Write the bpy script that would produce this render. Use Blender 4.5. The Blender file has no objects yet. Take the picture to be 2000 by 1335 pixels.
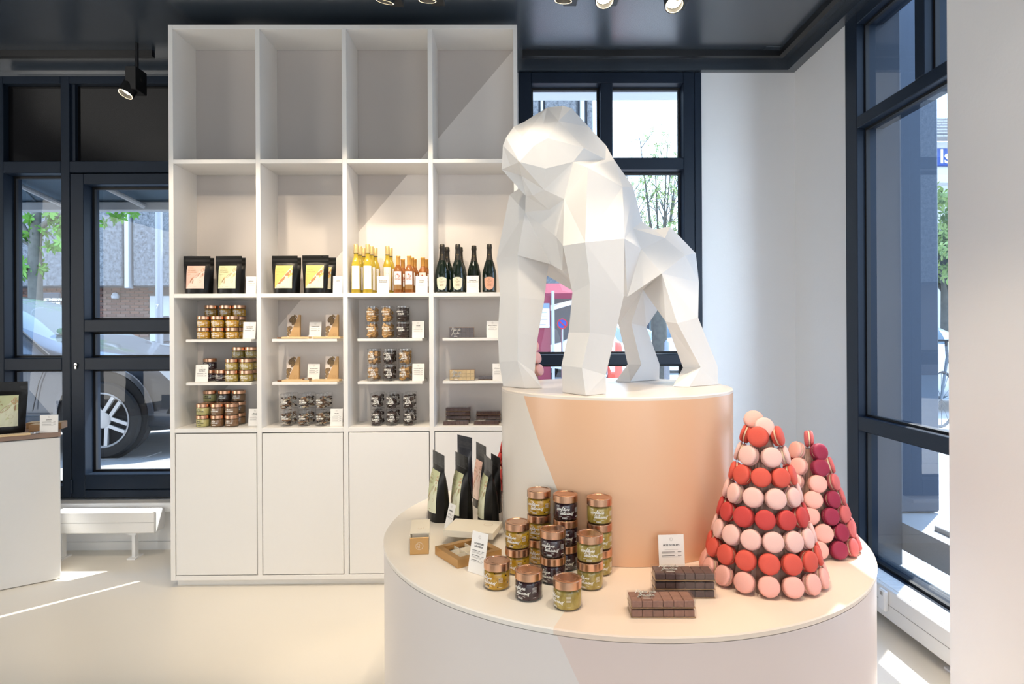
import bpy, bmesh, math, random
from mathutils import Vector, Matrix
C = bpy.context.scene.collection
sc = bpy.context.scene
PI = math.pi
rnd = random.Random(7)

# ------------------------------------------------------------------ camera, world, sun, exposure
FPX, CX, CY = 1185.0, 1012.0, 653.0            # focal length and principal point in pixels of the 2000x1335 frame
EYE = Vector((0, 0, 1.6))
RC = Matrix.Rotation(math.radians(-.58), 3, 'Z') @ Matrix.Rotation(PI/2, 3, 'X') @ Matrix.Rotation(math.radians(-.3), 3, 'Z')
cam = bpy.data.objects.new('camera', bpy.data.cameras.new('camera')); C.objects.link(cam)
cam.matrix_world = Matrix.Translation(EYE) @ RC.to_4x4()
cam.data.sensor_width = 36; cam.data.lens = FPX/2000*36
cam.data.shift_x = -(CX-1000)/2000; cam.data.shift_y = -(667.5-CY)/2000
cam.data.clip_start = .05; cam.data.clip_end = 300
sc.camera = cam
sc.view_settings.view_transform = 'Standard'; sc.view_settings.look = 'None'
sc.view_settings.gamma = 1; sc.view_settings.use_curve_mapping = False
sc.view_settings.exposure = EXPOSURE = 0.0
sc.cycles.max_bounces = 10; sc.cycles.transparent_max_bounces = 24
sc.cycles.diffuse_bounces = 5; sc.cycles.glossy_bounces = 4; sc.cycles.transmission_bounces = 6
sc.cycles.sample_clamp_indirect = 6; sc.cycles.caustics_reflective = False; sc.cycles.caustics_refractive = False

world = bpy.data.worlds.new('sky'); sc.world = world; world.use_nodes = True
wn, wl = world.node_tree.nodes, world.node_tree.links
wn.clear()
w_out = wn.new('ShaderNodeOutputWorld'); w_bg = wn.new('ShaderNodeBackground')
w_tc = wn.new('ShaderNodeTexCoord'); w_sx = wn.new('ShaderNodeSeparateXYZ'); w_rp = wn.new('ShaderNodeValToRGB')
wl.new(w_tc.outputs['Generated'], w_sx.inputs[0]); wl.new(w_sx.outputs['Z'], w_rp.inputs[0])
w_rp.color_ramp.elements[0].position = 0.0; w_rp.color_ramp.elements[0].color = (.72, .86, 1, 1)
w_rp.color_ramp.elements[1].position = .8; w_rp.color_ramp.elements[1].color = (.33, .58, 1, 1)
wl.new(w_rp.outputs[0], w_bg.inputs[0]); wl.new(w_bg.outputs[0], w_out.inputs[0])
w_bg.inputs['Strength'].default_value = SKY = 4.8

SUN_DIR = Vector((.707, .707, 1.28)).normalized()     # towards the sun: behind the shop window, high on the right
sun = bpy.data.objects.new('sun', bpy.data.lights.new('sun', 'SUN')); C.objects.link(sun)
sun.data.energy = 11; sun.data.angle = math.radians(.53); sun.data.color = (1, .95, .86)
sun.rotation_euler = SUN_DIR.to_track_quat('Z', 'Y').to_euler(); sun.location = (8, 12, 14)

def area(name, loc, target, sx, sy, power, col):
    l = bpy.data.lights.new(name, 'AREA'); l.shape = 'RECTANGLE'; l.size = sx; l.size_y = sy; l.energy = power; l.color = col
    o = bpy.data.objects.new(name, l); C.objects.link(o); o.location = loc
    o.rotation_euler = (Vector(loc)-Vector(target)).to_track_quat('Z', 'Y').to_euler()
    return o
# added fill lights in place of unseen windows, behind the photographer and to the sides
area('rear_fill_light', (.4, -3.4, 1.9), (.4, 0, 1.75), 4.0, 2.8, 74, (.86, .93, 1))
r_ = area('rear_fill_light', (2.0, -3.3, 2.0), (1.9, 4.6, 1.9), .8, 2.4, 9, (.70, .85, 1)); r_.data.spread = math.radians(24)  # narrow cool fill, added to brighten the back wall and the pier
area('right_fill_light', (2.0, -.9, 1.9), (0, .2, 1.7), 2.6, 2.8, 38, (.74, .87, 1))
area('left_fill_light', (-5.4, .8, 1.9), (-3, 1.0, 1.7), 3.0, 2.6, 105, (1, .96, .90))

def spot(loc, target, power, angle, blend=.35, col=(1, .83, .62), r=.03):
    l = bpy.data.lights.new('spot_beam', 'SPOT'); l.energy = power*1.25; l.spot_size = math.radians(angle); l.spot_blend = blend
    l.color = col; l.shadow_soft_size = r
    o = bpy.data.objects.new('spot_beam', l); C.objects.link(o); o.location = loc
    o.rotation_euler = (Vector(loc)-Vector(target)).to_track_quat('Z', 'Y').to_euler()
    return o

# ------------------------------------------------------------------ helpers: pixels of the frame to places in the room
def ray(px, py): return RC @ Vector(((px-CX)/FPX, (CY-py)/FPX, -1))
def PY(px, py, Y): d = ray(px, py); return EYE + d*(Y/d.y)
def PZ(px, py, z): d = ray(px, py); return EYE + d*((z-EYE.z)/d.z)
def PX(px, py, X): d = ray(px, py); return EYE + d*(X/d.x)

# ------------------------------------------------------------------ helpers: objects
def tag(o, label=None, cat=None, group=None, kind=None):
    if label: o['label'] = label
    if cat: o['category'] = cat
    if group: o['group'] = group
    if kind: o['kind'] = kind
    return o
def empty(name, loc=(0, 0, 0), rz=0, rx=0, ry=0, s=1):
    o = bpy.data.objects.new(name, None); C.objects.link(o); o.location = loc; o.rotation_euler = (rx, ry, rz); o.scale = (s, s, s)
    o.empty_display_size = .05
    return o
def put(name, me, parent=None, loc=(0, 0, 0), rot=(0, 0, 0), scale=(1, 1, 1)):
    o = bpy.data.objects.new(name, me); C.objects.link(o); o.location = loc; o.rotation_euler = rot; o.scale = scale
    if parent: o.parent = parent
    return o
def copy_tree(o, parent=None):
    c = o.copy(); C.objects.link(c)
    if parent: c.parent = parent
    for ch in list(o.children): copy_tree(ch, c)
    return c

class MB:
    """collects shapes for ONE mesh"""
    def __init__(s): s.v = []; s.f = []; s.m = []; s.k = 0
    def mat(s, k): s.k = k; return s
    def add(s, vs, fs):
        n = len(s.v); s.v += [tuple(p) for p in vs]
        for f in fs: s.f.append([i+n for i in f]); s.m.append(s.k)
        return s
    def box(s, x0, x1, y0, y1, z0, z1):
        return s.add([(x0,y0,z0),(x1,y0,z0),(x1,y1,z0),(x0,y1,z0),(x0,y0,z1),(x1,y0,z1),(x1,y1,z1),(x0,y1,z1)],
                     [(0,3,2,1),(4,5,6,7),(0,1,5,4),(1,2,6,5),(2,3,7,6),(3,0,4,7)])
    def bbox(s, x0, x1, y0, y1, z0, z1, b):
        """box with bevelled edges"""
        bm = bmesh.new()
        vs = [bm.verts.new(p) for p in [(x0,y0,z0),(x1,y0,z0),(x1,y1,z0),(x0,y1,z0),(x0,y0,z1),(x1,y0,z1),(x1,y1,z1),(x0,y1,z1)]]
        for f in [(0,3,2,1),(4,5,6,7),(0,1,5,4),(1,2,6,5),(2,3,7,6),(3,0,4,7)]: bm.faces.new([vs[i] for i in f])
        bmesh.ops.bevel(bm, geom=bm.edges[:]+bm.verts[:], offset=b, segments=1, affect='EDGES', profile=.5)
        bm.verts.index_update()
        s.add([v.co for v in bm.verts], [[v.index for v in f.verts] for f in bm.faces]); bm.free(); return s
    def quad(s, *p): return s.add(p, [tuple(range(len(p)))])
    def lathe(s, prof, n=24, c=(0, 0, 0), a0=0, a1=2*PI, cap=True):
        full = abs(a1-a0-2*PI) < 1e-6; m = n if full else n+1
        vs = []; fs = []
        for r, z in prof:
            for i in range(m):
                a = a0+(a1-a0)*i/n; vs.append((c[0]+r*math.cos(a), c[1]+r*math.sin(a), c[2]+z))
        for j in range(len(prof)-1):
            for i in range(n):
                i2 = (i+1) % m
                fs.append((j*m+i, j*m+i2, (j+1)*m+i2, (j+1)*m+i))
        if cap and full:
            if prof[0][0] > 1e-5: fs.append(tuple(reversed(range(m))))
            if prof[-1][0] > 1e-5: fs.append(tuple((len(prof)-1)*m+i for i in range(m)))
        return s.add(vs, fs)
    def tube(s, p, q, r0, r1=None, n=8):
        r1 = r0 if r1 is None else r1
        p = Vector(p); q = Vector(q); d = (q-p).normalized()
        u = d.cross((0, 0, 1)) if abs(d.z) < .95 else d.cross((1, 0, 0)); u.normalize(); w = d.cross(u)
        vs = [c+(u*math.cos(2*PI*i/n)+w*math.sin(2*PI*i/n))*r for c, r in ((p, r0), (q, r1)) for i in range(n)]
        fs = [(i, n+i, n+(i+1) % n, (i+1) % n) for i in range(n)]+[tuple(range(n)), tuple(n+i for i in reversed(range(n)))]
        return s.add(vs, fs)
    def prism(s, poly, z0, z1):
        n = len(poly)
        return s.add([(x, y, z0) for x, y in poly]+[(x, y, z1) for x, y in poly],
                     [tuple(reversed(range(n))), tuple(range(n, 2*n))]+[(i, (i+1) % n, n+(i+1) % n, n+i) for i in range(n)])
    def mesh(s, name, mats, smooth=None):
        me = bpy.data.meshes.new(name); me.from_pydata(s.v, [], s.f)
        for m in (mats if isinstance(mats, (list, tuple)) else [mats]): me.materials.append(m)
        if any(s.m): me.polygons.foreach_set('material_index', s.m)
        me.validate(); bm = bmesh.new(); bm.from_mesh(me); bmesh.ops.recalc_face_normals(bm, faces=bm.faces[:]); 
        if smooth:
            for e in bm.edges:
                if len(e.link_faces) == 2 and e.calc_face_angle(9) > math.radians(smooth): e.smooth = False
            for f in bm.faces: f.smooth = True
        bm.to_mesh(me); bm.free(); me.update()
        return me
    def raw(s, name, mats):
        """no normal recalculation: for open sheets such as print"""
        me = bpy.data.meshes.new(name); me.from_pydata(s.v, [], s.f)
        for m in (mats if isinstance(mats, (list, tuple)) else [mats]): me.materials.append(m)
        if any(s.m): me.polygons.foreach_set('material_index', s.m)
        me.update(); return me

def thing(name, label, cat, loc, rz, parts, group=None, rx=0, s=1):
    """parts: list of (name, mesh[, sub-parts]); every call makes fresh objects that share mesh data"""
    r = empty(name, loc, rz, rx, s=s); tag(r, label, cat, group)
    for p in parts:
        o = put(p[0], p[1], r)
        for q in (p[2] if len(p) > 2 else ()): put(q[0], q[1], o)
    return r
def struct(name, mb, m, label=None, parent=None, smooth=None):
    o = put(name, mb.mesh(name, m, smooth), parent)
    if not parent: tag(o, label, kind='structure')
    return o

# ------------------------------------------------------------------ materials
MATS = {}
def mat(name, col, rough=.5, metal=0, spec=.5, coat=0, noise=0, nscale=40, bump=0, bscale=120, emit=0, alpha=1, subs=0, sheen=0):
    if name in MATS: return MATS[name]
    m = bpy.data.materials.new(name); m.use_nodes = True
    nt = m.node_tree; b = nt.nodes['Principled BSDF']
    b.inputs['Base Color'].default_value = (*col, 1); b.inputs['Roughness'].default_value = rough
    b.inputs['Metallic'].default_value = metal; b.inputs['Specular IOR Level'].default_value = spec
    b.inputs['Coat Weight'].default_value = coat; b.inputs['Coat Roughness'].default_value = .08
    if subs: b.inputs['Subsurface Weight'].default_value = subs; b.inputs['Subsurface Radius'].default_value = (.01, .006, .004); b.inputs['Subsurface Scale'].default_value = 1
    if emit:
        b.inputs['Emission Color'].default_value = (*col, 1); b.inputs['Emission Strength'].default_value = emit
    tc = nt.nodes.new('ShaderNodeTexCoord')
    if noise:
        n = nt.nodes.new('ShaderNodeTexNoise'); n.inputs['Scale'].default_value = nscale; n.inputs['Detail'].default_value = 5
        nt.links.new(tc.outputs['Object'], n.inputs['Vector'])
        mx = nt.nodes.new('ShaderNodeMix'); mx.data_type = 'RGBA'
        mx.inputs['A'].default_value = (*[max(0, c*(1-noise)) for c in col], 1); mx.inputs['B'].default_value = (*[min(1, c*(1+noise)) for c in col], 1)
        nt.links.new(n.outputs['Fac'], mx.inputs['Factor']); nt.links.new(mx.outputs['Result'], b.inputs['Base Color'])
    if bump:
        n = nt.nodes.new('ShaderNodeTexNoise'); n.inputs['Scale'].default_value = bscale; n.inputs['Detail'].default_value = 4
        nt.links.new(tc.outputs['Object'], n.inputs['Vector'])
        bp = nt.nodes.new('ShaderNodeBump'); bp.inputs['Strength'].default_value = bump; bp.inputs['Distance'].default_value = .004
        nt.links.new(n.outputs['Fac'], bp.inputs['Height']); nt.links.new(bp.outputs[0], b.inputs['Normal'])
    MATS[name] = m; return m
def glass(name, tint=(1, 1, 1), f0=.05, rough=0.0):
    """thin sheet seen from either side: clear, with more reflection towards grazing angles"""
    m = bpy.data.materials.new(name); m.use_nodes = True; nt = m.node_tree; nt.nodes.clear()
    out = nt.nodes.new('ShaderNodeOutputMaterial'); mx = nt.nodes.new('ShaderNodeMixShader')
    tr = nt.nodes.new('ShaderNodeBsdfTransparent'); tr.inputs[0].default_value = (*tint, 1)
    gl = nt.nodes.new('ShaderNodeBsdfGlossy'); gl.inputs['Roughness'].default_value = rough
    lw = nt.nodes.new('ShaderNodeLayerWeight'); pw = nt.nodes.new('ShaderNodeMath'); pw.operation = 'POWER'; pw.inputs[1].default_value = 5
    ma = nt.nodes.new('ShaderNodeMath'); ma.operation = 'MULTIPLY_ADD'; ma.inputs[1].default_value = 1-f0; ma.inputs[2].default_value = f0; ma.use_clamp = True
    nt.links.new(lw.outputs['Facing'], pw.inputs[0]); nt.links.new(pw.outputs[0], ma.inputs[0]); nt.links.new(ma.outputs[0], mx.inputs[0])
    nt.links.new(tr.outputs[0], mx.inputs[1]); nt.links.new(gl.outputs[0], mx.inputs[2]); nt.links.new(mx.outputs[0], out.inputs[0])
    return m
def two_tone(name, cola, colb, n, c, rough=.4, coat=0):
    """paint in two colours that meet along the plane n.p = c of the object's own coordinates"""
    m = bpy.data.materials.new(name); m.use_nodes = True; nt = m.node_tree; b = nt.nodes['Principled BSDF']
    tc = nt.nodes.new('ShaderNodeTexCoord'); d = nt.nodes.new('ShaderNodeVectorMath'); d.operation = 'DOT_PRODUCT'; d.inputs[1].default_value = n
    g = nt.nodes.new('ShaderNodeMath'); g.operation = 'GREATER_THAN'; g.inputs[1].default_value = c
    mx = nt.nodes.new('ShaderNodeMix'); mx.data_type = 'RGBA'; mx.inputs['A'].default_value = (*cola, 1); mx.inputs['B'].default_value = (*colb, 1)
    nt.links.new(tc.outputs['Object'], d.inputs[0]); nt.links.new(d.outputs['Value'], g.inputs[0]); nt.links.new(g.outputs[0], mx.inputs['Factor'])
    nt.links.new(mx.outputs['Result'], b.inputs['Base Color']); b.inputs['Roughness'].default_value = rough; b.inputs['Coat Weight'].default_value = coat
    return m

WHITE = mat('white_plaster', (.83, .83, .83), .7, bump=.15, bscale=60)
WHITEL = mat('white_lacquer', (.80, .785, .76), .38, noise=.01)
CEIL = mat('dark_ceiling_paint', (.034, .046, .062), .27, noise=.12, nscale=3, spec=1.0)
CEIL.node_tree.nodes['Principled BSDF'].inputs['IOR'].default_value = 1.75
BLACK = mat('black_metal', (.006, .006, .007), .4)
FRAME = mat('anthracite_frame', (.011, .019, .034), .40, spec=.22, noise=.1, nscale=8)
PANEL = mat('dark_spandrel_panel', (.008, .008, .009), .10, spec=.3, noise=.05)
GASKET = mat('black_gasket', (.006, .006, .007), .6)
FLOORM = mat('cream_poured_floor', (.77, .725, .645), .33, noise=.02, nscale=2.5)
PANE = glass('window_glass', (.93, .97, 1), .04)
PANES = glass('side_window_glass', (.90, .95, 1), .20)
CLEAR = glass('clear_acrylic', (.985, .985, .985), .05)
JARGLASS = glass('jar_glass', (.97, .97, .96), .05)
PRINTW = mat('white_print', (.92, .9, .84), .6)
PRINTK = mat('black_print', (.03, .03, .03), .6)
PRINTG = mat('grey_print', (.32, .3, .28), .6)
CARD = mat('white_card', (.86, .845, .82), .55)
GOLDC = mat('gold_card', (.56, .33, .13), .32, metal=.65)
COPPER = mat('copper_lid', (.72, .42, .27), .27, metal=1)

# ------------------------------------------------------------------ writing
_TX = {}
def text2d(s, size, align='CENTER', shear=0, bold=0):
    """flat letters as (verts, faces) in the XY plane"""
    key = (s, size, align, shear, bold)
    if key in _TX: return _TX[key]
    cu = bpy.data.curves.new('writing', 'FONT'); cu.body = s; cu.size = size; cu.align_x = align; cu.shear = shear; cu.resolution_u = 2; cu.offset = bold
    ob = bpy.data.objects.new('writing', cu); C.objects.link(ob)
    dg = bpy.context.evaluated_depsgraph_get()
    me = bpy.data.meshes.new_from_object(ob.evaluated_get(dg))
    r = ([(v.co.x, v.co.y) for v in me.vertices], [tuple(p.vertices) for p in me.polygons])
    bpy.data.objects.remove(ob); bpy.data.curves.remove(cu); bpy.data.meshes.remove(me)
    _TX[key] = r; return r
CUR = {   # joined handwriting, x height 1
 'c': ([[(.78,.8),(.5,1),(.16,.72),(.12,.3),(.4,.02),(.8,.22),(.95,.5)]], .86),
 'o': ([[(.55,1),(.2,.8),(.12,.35),(.42,.02),(.78,.3),(.78,.78),(.55,1),(.7,.82),(1.0,.86)]], .96),
 'n': ([[(0,.86),(.14,1),(.16,0)],[(.16,.5),(.45,.98),(.66,.9),(.66,.12),(.95,.25)]], .92),
 'f': ([[(0,.3),(.4,1.2),(.52,2),(.36,2.15),(.26,1.7),(.2,.0),(.12,-.9),(-.05,-.75),(.1,-.2),(.55,.3)],[(0,.95),(.55,1.02)]], .62),
 'i': ([[(0,.4),(.2,1),(.2,.15),(.45,.1),(.6,.4)],[(.26,1.5),(.3,1.62)]], .56),
 't': ([[(0,.4),(.26,1.8),(.22,.15),(.46,.08),(.62,.4)],[(-.1,1.2),(.58,1.28)]], .6),
 'u': ([[(0,.4),(.16,1),(.14,.25),(.36,.02),(.7,.4),(.78,1),(.76,.15),(1.02,.3)]], 1.0),
 'r': ([[(0,.3),(.18,1.05),(.3,.85),(.55,.88),(.5,.3),(.62,.06),(.85,.35)]], .8),
 'e': ([[(0,.35),(.5,.5),(.68,.8),(.45,1.02),(.15,.7),(.2,.2),(.5,.0),(.9,.35)]], .86),
 'd': ([[(.72,.9),(.4,1),(.1,.6),(.16,.1),(.45,.08),(.74,.6),(.9,1.95),(.78,.2),(1.02,.2)]], .98),
 'l': ([[(0,.35),(.45,1.3),(.46,1.95),(.3,1.95),(.2,.9),(.24,.1),(.5,.08),(.64,.38)]], .6),
 'x': ([[(0,.95),(.25,1),(.5,.3),(.75,-.55)],[(1.0,1.35),(.1,-.4)]], .95),
 'P': ([[(.2,0),(.32,2)],[(.05,1.8),(.6,2.1),(.95,1.7),(.7,1.15),(.28,1.0)]], 1.0),
 'a': ([[(.7,.85),(.42,1),(.12,.6),(.2,.08),(.5,.1),(.74,.9),(.72,.15),(.98,.25)]], .94),
 's': ([[(0,.2),(.4,1.05),(.62,.5),(.45,.02),(.12,.12)],[(.5,.05),(.85,.3)]], .78),
 ' ': ([], .55)}
def cursive2d(s, size, slant=.38, w=.17):
    """handwritten ribbons as (verts, faces); size is the x height"""
    vs, fs, x = [], [], 0.0
    acc = {'é': 'e', 'â': 'a'}
    for ch in s:
        strokes, adv = CUR[acc.get(ch, ch)]
        strokes = list(strokes)
        if ch == 'é': strokes.append([(.4,1.35),(.7,1.75)])
        if ch == 'â': strokes.append([(.2,1.3),(.42,1.6),(.64,1.3)])
        for st in strokes:
            # smooth the polyline once (corner cutting)
            p = [st[0]]
            for a, b in zip(st, st[1:]):
                p += [(a[0]*.75+b[0]*.25, a[1]*.75+b[1]*.25), (a[0]*.25+b[0]*.75, a[1]*.25+b[1]*.75)]
            p.append(st[-1])
            p = [((x+u+slant*v)*size, v*size) for u, v in p]
            for i, (a, b) in enumerate(zip(p, p[1:])):
                dx, dy = b[0]-a[0], b[1]-a[1]; L = math.hypot(dx, dy) or 1
                nx, ny = -dy/L*w*size/2, dx/L*w*size/2; ex, ey = dx/L*w*size*.25, dy/L*w*size*.25
                k = len(vs)
                vs += [(a[0]+nx-ex, a[1]+ny-ey), (a[0]-nx-ex, a[1]-ny-ey), (b[0]-nx+ex, b[1]-ny+ey), (b[0]+nx+ex, b[1]+ny+ey)]
                fs.append((k, k+1, k+2, k+3))
        x += adv
    x0 = min(v[0] for v in vs); x1 = max(v[0] for v in vs)
    return [(a-(x0+x1)/2, b) for a, b in vs], fs
def bars2d(lines):
    """small print too fine to read, as thin bars: (x0, x1, y, thickness)"""
    vs, fs = [], []
    for x0, x1, y, t in lines:
        k = len(vs); vs += [(x0, y), (x1, y), (x1, y+t), (x0, y+t)]; fs.append((k, k+1, k+2, k+3))
    return vs, fs
def ring2d(cx, cy, r, t, n=18):
    vs, fs = [], []
    for i in range(n):
        a = 2*PI*i/n; vs += [(cx+(r-t)*math.cos(a), cy+(r-t)*math.sin(a)), (cx+r*math.cos(a), cy+r*math.sin(a))]
    for i in range(n):
        j = (i+1) % n; fs.append((2*i, 2*i+1, 2*j+1, 2*j))
    return vs, fs
def poly2d(*p): return list(p), [tuple(range(len(p)))]
def flat(mb, t, fn, dx=0, dy=0):
    """place flat letters with fn(x, y) -> point"""
    vs, fs = t
    return mb.add([fn(x+dx, y+dy) for x, y in vs], fs)
def on_front(y): return lambda x, z: (x, y, z)                       # faces -Y
def on_cyl(r, a0=-PI/2): return lambda x, z: (r*math.cos(a0+x/r), r*math.sin(a0+x/r), z)

# ================================================================== THE SETTING
WY = 4.6                                     # inner face of the street wall
XR = PY(1554, 650, WY).x                     # inner face of the right wall
XL, YB, ZC = -5.6, -3.6, 3.665
GZ = .45                                     # street level outside
def bx(px, py=650): return PY(px, py, WY).x
def bz(py, px=200): return PY(px, py, WY).z
def ry(px): return PX(px, 650, XR).y
def rz(py, px): return PX(px, py, XR).z

struct('floor', MB().box(XL, XR+.05, YB, WY+.02, -.05, 0), FLOORM, 'cream poured floor of the shop')
struct('ceiling', MB().box(XL-.1, XR+.3, YB-.1, WY+.3, ZC, ZC+.1), CEIL, 'dark anthracite ceiling')
struct('wall_left', MB().box(XL-.15, XL, YB, WY+.2, 0, ZC), WHITE, 'white left wall outside the frame')
struct('wall_rear', MB().box(XL, XR, YB-.15, YB, 0, ZC), WHITE, 'white wall behind the viewpoint')

# street wall: white masonry round the window openings
LX0, LX1 = bx(-70), -2.05                     # left glazing
RX0, RX1 = bx(1016), bx(1371)                 # right glazing
z970 = bz(970); zt = bz(150)
w = MB(); T = .25
w.box(XL, LX0, WY, WY+T, 0, ZC)
w.box(LX0, LX1+.06, WY, WY+T, 0, z970-.02); w.box(LX0, LX1+.06, WY, WY+T, zt, ZC)
w.box(LX1+.0, LX1+.06, WY, WY+.03, 0, ZC)
w.box(-1.5, RX0, WY, WY+T, 0, ZC); w.box(-1.80, -1.5, WY, WY+.03, 0, ZC); w.box(LX1+.06, -1.86, WY, WY+.03, 0, ZC); w.box(-1.86, -1.80, WY, WY+.03, 0, 1.1); w.box(-1.86, -1.80, WY, WY+.03, 2.5, ZC)  # with an unseen slit added behind the shelf to throw a sun stripe
w.box(RX0, RX1, WY, WY+T, 0, .36); w.box(RX0, RX1, WY, WY+T, bz(143, 1190), ZC)
w.box(RX1, XR+.25, WY, WY+T, 0, ZC)
struct('wall_back', w, WHITE, 'white street wall with the window openings')

# right wall with its big window
YW0 = ry(1657)                                # far edge of the window
YW1 = 1.55
zrt = rz(40, 1657); zrb = rz(1108, 1712)
w = MB(); w.box(XR, XR+.25, YW0, WY, 0, ZC); w.box(XR, XR+.25, YW1, YW0, 0, zrb-.05); w.box(XR, XR+.25, YW1, YW0, zrt, ZC)
w.box(XR, XR+.25, YB, YW1, 0, ZC)
struct('wall_right', w, WHITE, 'white right wall with the large side window')
PXL = PY(1852.5, 650, 2.5).x
struct('wall_pier', MB().box(PXL, XR, 1.9, 2.5, 0, ZC), WHITE, 'white pier at the right edge')

def members(root, lst, y0=WY-.02, y1=WY+.16):
    for nm, x0, x1, z0, z1 in lst:
        put(nm, MB().bbox(x0, x1, y0, y1, z0, z1, .004).mesh(nm, FRAME), root)
def pane(root, x0, x1, z0, z1, y=WY+.09):
    g = MB(); t = .016
    for a in ((x0, x1, z0, z0+t), (x0, x1, z1-t, z1), (x0, x0+t, z0+t, z1-t), (x1-t, x1, z0+t, z1-t)): g.box(a[0], a[1], y-.012, y+.012, a[2], a[3])
    p = put('pane', MB().quad((x0, y, z0), (x1, y, z0), (x1, y, z1), (x0, y, z1)).raw('pane', PANE), root)
    put('gasket', g.mesh('gasket', GASKET), p)

# --- left: side window
w1 = empty('window_1'); tag(w1, 'narrow anthracite side window left of the street door', kind='structure')
a0, a1, a2 = bx(12), bx(124), bx(141)
zp0, zp1 = bz(316), bz(165); zh = bz(339)
zm0, zm1 = bz(722), bz(698); zb = bz(948, 100)
members(w1, [('frame_post', LX0, a0, z970, zt), ('mullion', a1, a2, z970, zt), ('rail', a0, a1, zp1, zt), ('rail', a0, a1, zh, zp0),
             ('rail', a0, a1, zm0, zm1), ('rail', a0, a1, z970, zb)])
put('spandrel_panel', MB().bbox(a0, a1, WY+.03, WY+.06, zp0, zp1, .003).mesh('spandrel_panel', PANEL), w1)
pane(w1, a0, a1, zm1, zh); pane(w1, a0, a1, zb, zm0)
# --- left: street door
d1 = empty('door_1'); tag(d1, 'anthracite glazed street door beside the shelf unit', kind='structure')
b0, b1 = a2+.004, bx(168); b2 = LX1-.13
za, zb_ = bz(648), bz(624)
members(d1, [('stile', b0, b1, z970, bz(340)), ('stile', b2, LX1, z970, bz(340)), ('rail', b1, b2, bz(361), bz(340)), ('rail', b1, b2, za, zb_),
             ('rail', b1, b2, zm0, zm1), ('bottom_rail', b1, b2, bz(954), bz(925)), ('bottom_rail', b1, b2, z970, bz(955.5))])
members(d1, [('transom', a2, LX1, bz(338), zp0), ('transom', a2, LX1, zp1, zt)])
put('spandrel_panel', MB().bbox(a2+.02, LX1, WY+.03, WY+.06, zp0, zp1, .003).mesh('spandrel_panel', PANEL), d1)
put('spandrel_post', MB().box(a2, a2+.03, WY, WY+.1, zp0, zp1).mesh('spandrel_post', FRAME), d1)
pane(d1, b1, b2, zb_, bz(361)); pane(d1, b1, b2, zm1, za); pane(d1, b1, b2, bz(925), zm0)
kh = MB(); kx, kz = bx(153), bz(711)
kh.lathe([(.0, 0), (.011, 0), (.011, .012), (0, .012)], 14); kh.box(-.006, .006, -.032, -.004, 0, .012)
put('keyhole', kh.mesh('keyhole', mat('brushed_steel', (.6, .57, .52), .3, metal=1)), d1, (kx, WY-.021, kz), (PI/2, 0, 0))
put('hinge', MB().lathe([(.0, 0), (.008, 0), (.008, .1), (0, .1)], 10).mesh('hinge', FRAME), d1, (a2+.005, WY-.024, bz(960)))

# --- right of the shelf: back window
w2 = empty('window_2'); tag(w2, 'tall anthracite window with four panes behind the gorilla', kind='structure')
c0, c1, c2, c3 = bx(1040), bx(1175), bx(1198), bx(1336)
def bz2(py): return bz(py, 1190)
zq = bz2(143)
members(w2, [('frame_post', RX0, c0, .36, zq), ('frame_post', c3, RX1-.055, .36, zq), ('frame_post', RX1-.053, RX1, .36, zq), ('rail', c0, c3, bz2(164), zq), ('rail', c0, c3, bz2(332), bz2(309)),
             ('rail', c0, c3, bz2(712), bz2(691)), ('rail', c0, c3, .36, .48), ('mullion', c1, c2, bz2(309), bz2(164))])
pane(w2, c0, c1, bz2(309), bz2(164)); pane(w2, c2, c3, bz2(309), bz2(164)); pane(w2, c0, c3, bz2(691), bz2(332)); pane(w2, c0, c3, .48, bz2(712))
put('window_sill', MB().bbox(RX0, RX1, WY-.12, WY, .33, .36, .004).mesh('window_sill', WHITE), w2)

# --- right wall window
w3 = empty('window_3'); tag(w3, 'tall anthracite side window at the right edge', kind='structure')
e1 = ry(1679); m0, m1 = PX(1793, 650, XR).y, PX(1812, 650, XR).y
q0, q1 = rz(250, 1679), rz(227, 1679); r0, r1 = rz(840, 1681), rz(813, 1681)
def rmem(nm, y0, y1, z0, z1):
    put(nm, MB().bbox(XR-.012, XR+.16, y0, y1, z0, z1, .004).mesh(nm, FRAME), w3)
put('frame_post', MB().bbox(XR-.012, XR+.262, e1, YW0+.004, zrb-.05, zrt, .004).mesh('frame_post', FRAME), w3); rmem('frame_post', YW1, YW1+.12, zrb-.05, zrt)
rmem('rail', YW1, e1, rz(45, 1679), zrt); rmem('rail', YW1, e1, q0, q1); rmem('rail', YW1, e1, r0, r1); rmem('rail', YW1, e1, zrb-.05, zrb)
rmem('mullion', m1, m0, q1, rz(45, 1679))
def rpane(y0, y1, z0, z1, x=XR+.05):
    p = put('pane', MB().quad((x, y0, z0), (x, y1, z0), (x, y1, z1), (x, y0, z1)).raw('pane', PANES), w3)
    g = MB(); t = .014
    for a in ((y0, y1, z0, z0+t), (y0, y1, z1-t, z1), (y0, y0+t, z0+t, z1-t), (y1-t, y1, z0+t, z1-t)): g.box(x-.012, x+.012, a[0], a[1], a[2], a[3])
    put('gasket', g.mesh('gasket', GASKET), p)
rpane(m0, e1, q1, rz(45, 1679)); rpane(YW1+.12, m1, q1, rz(45, 1679)); rpane(YW1+.12, e1, r1, q0); rpane(YW1+.12, e1, zrb, r0)

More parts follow.
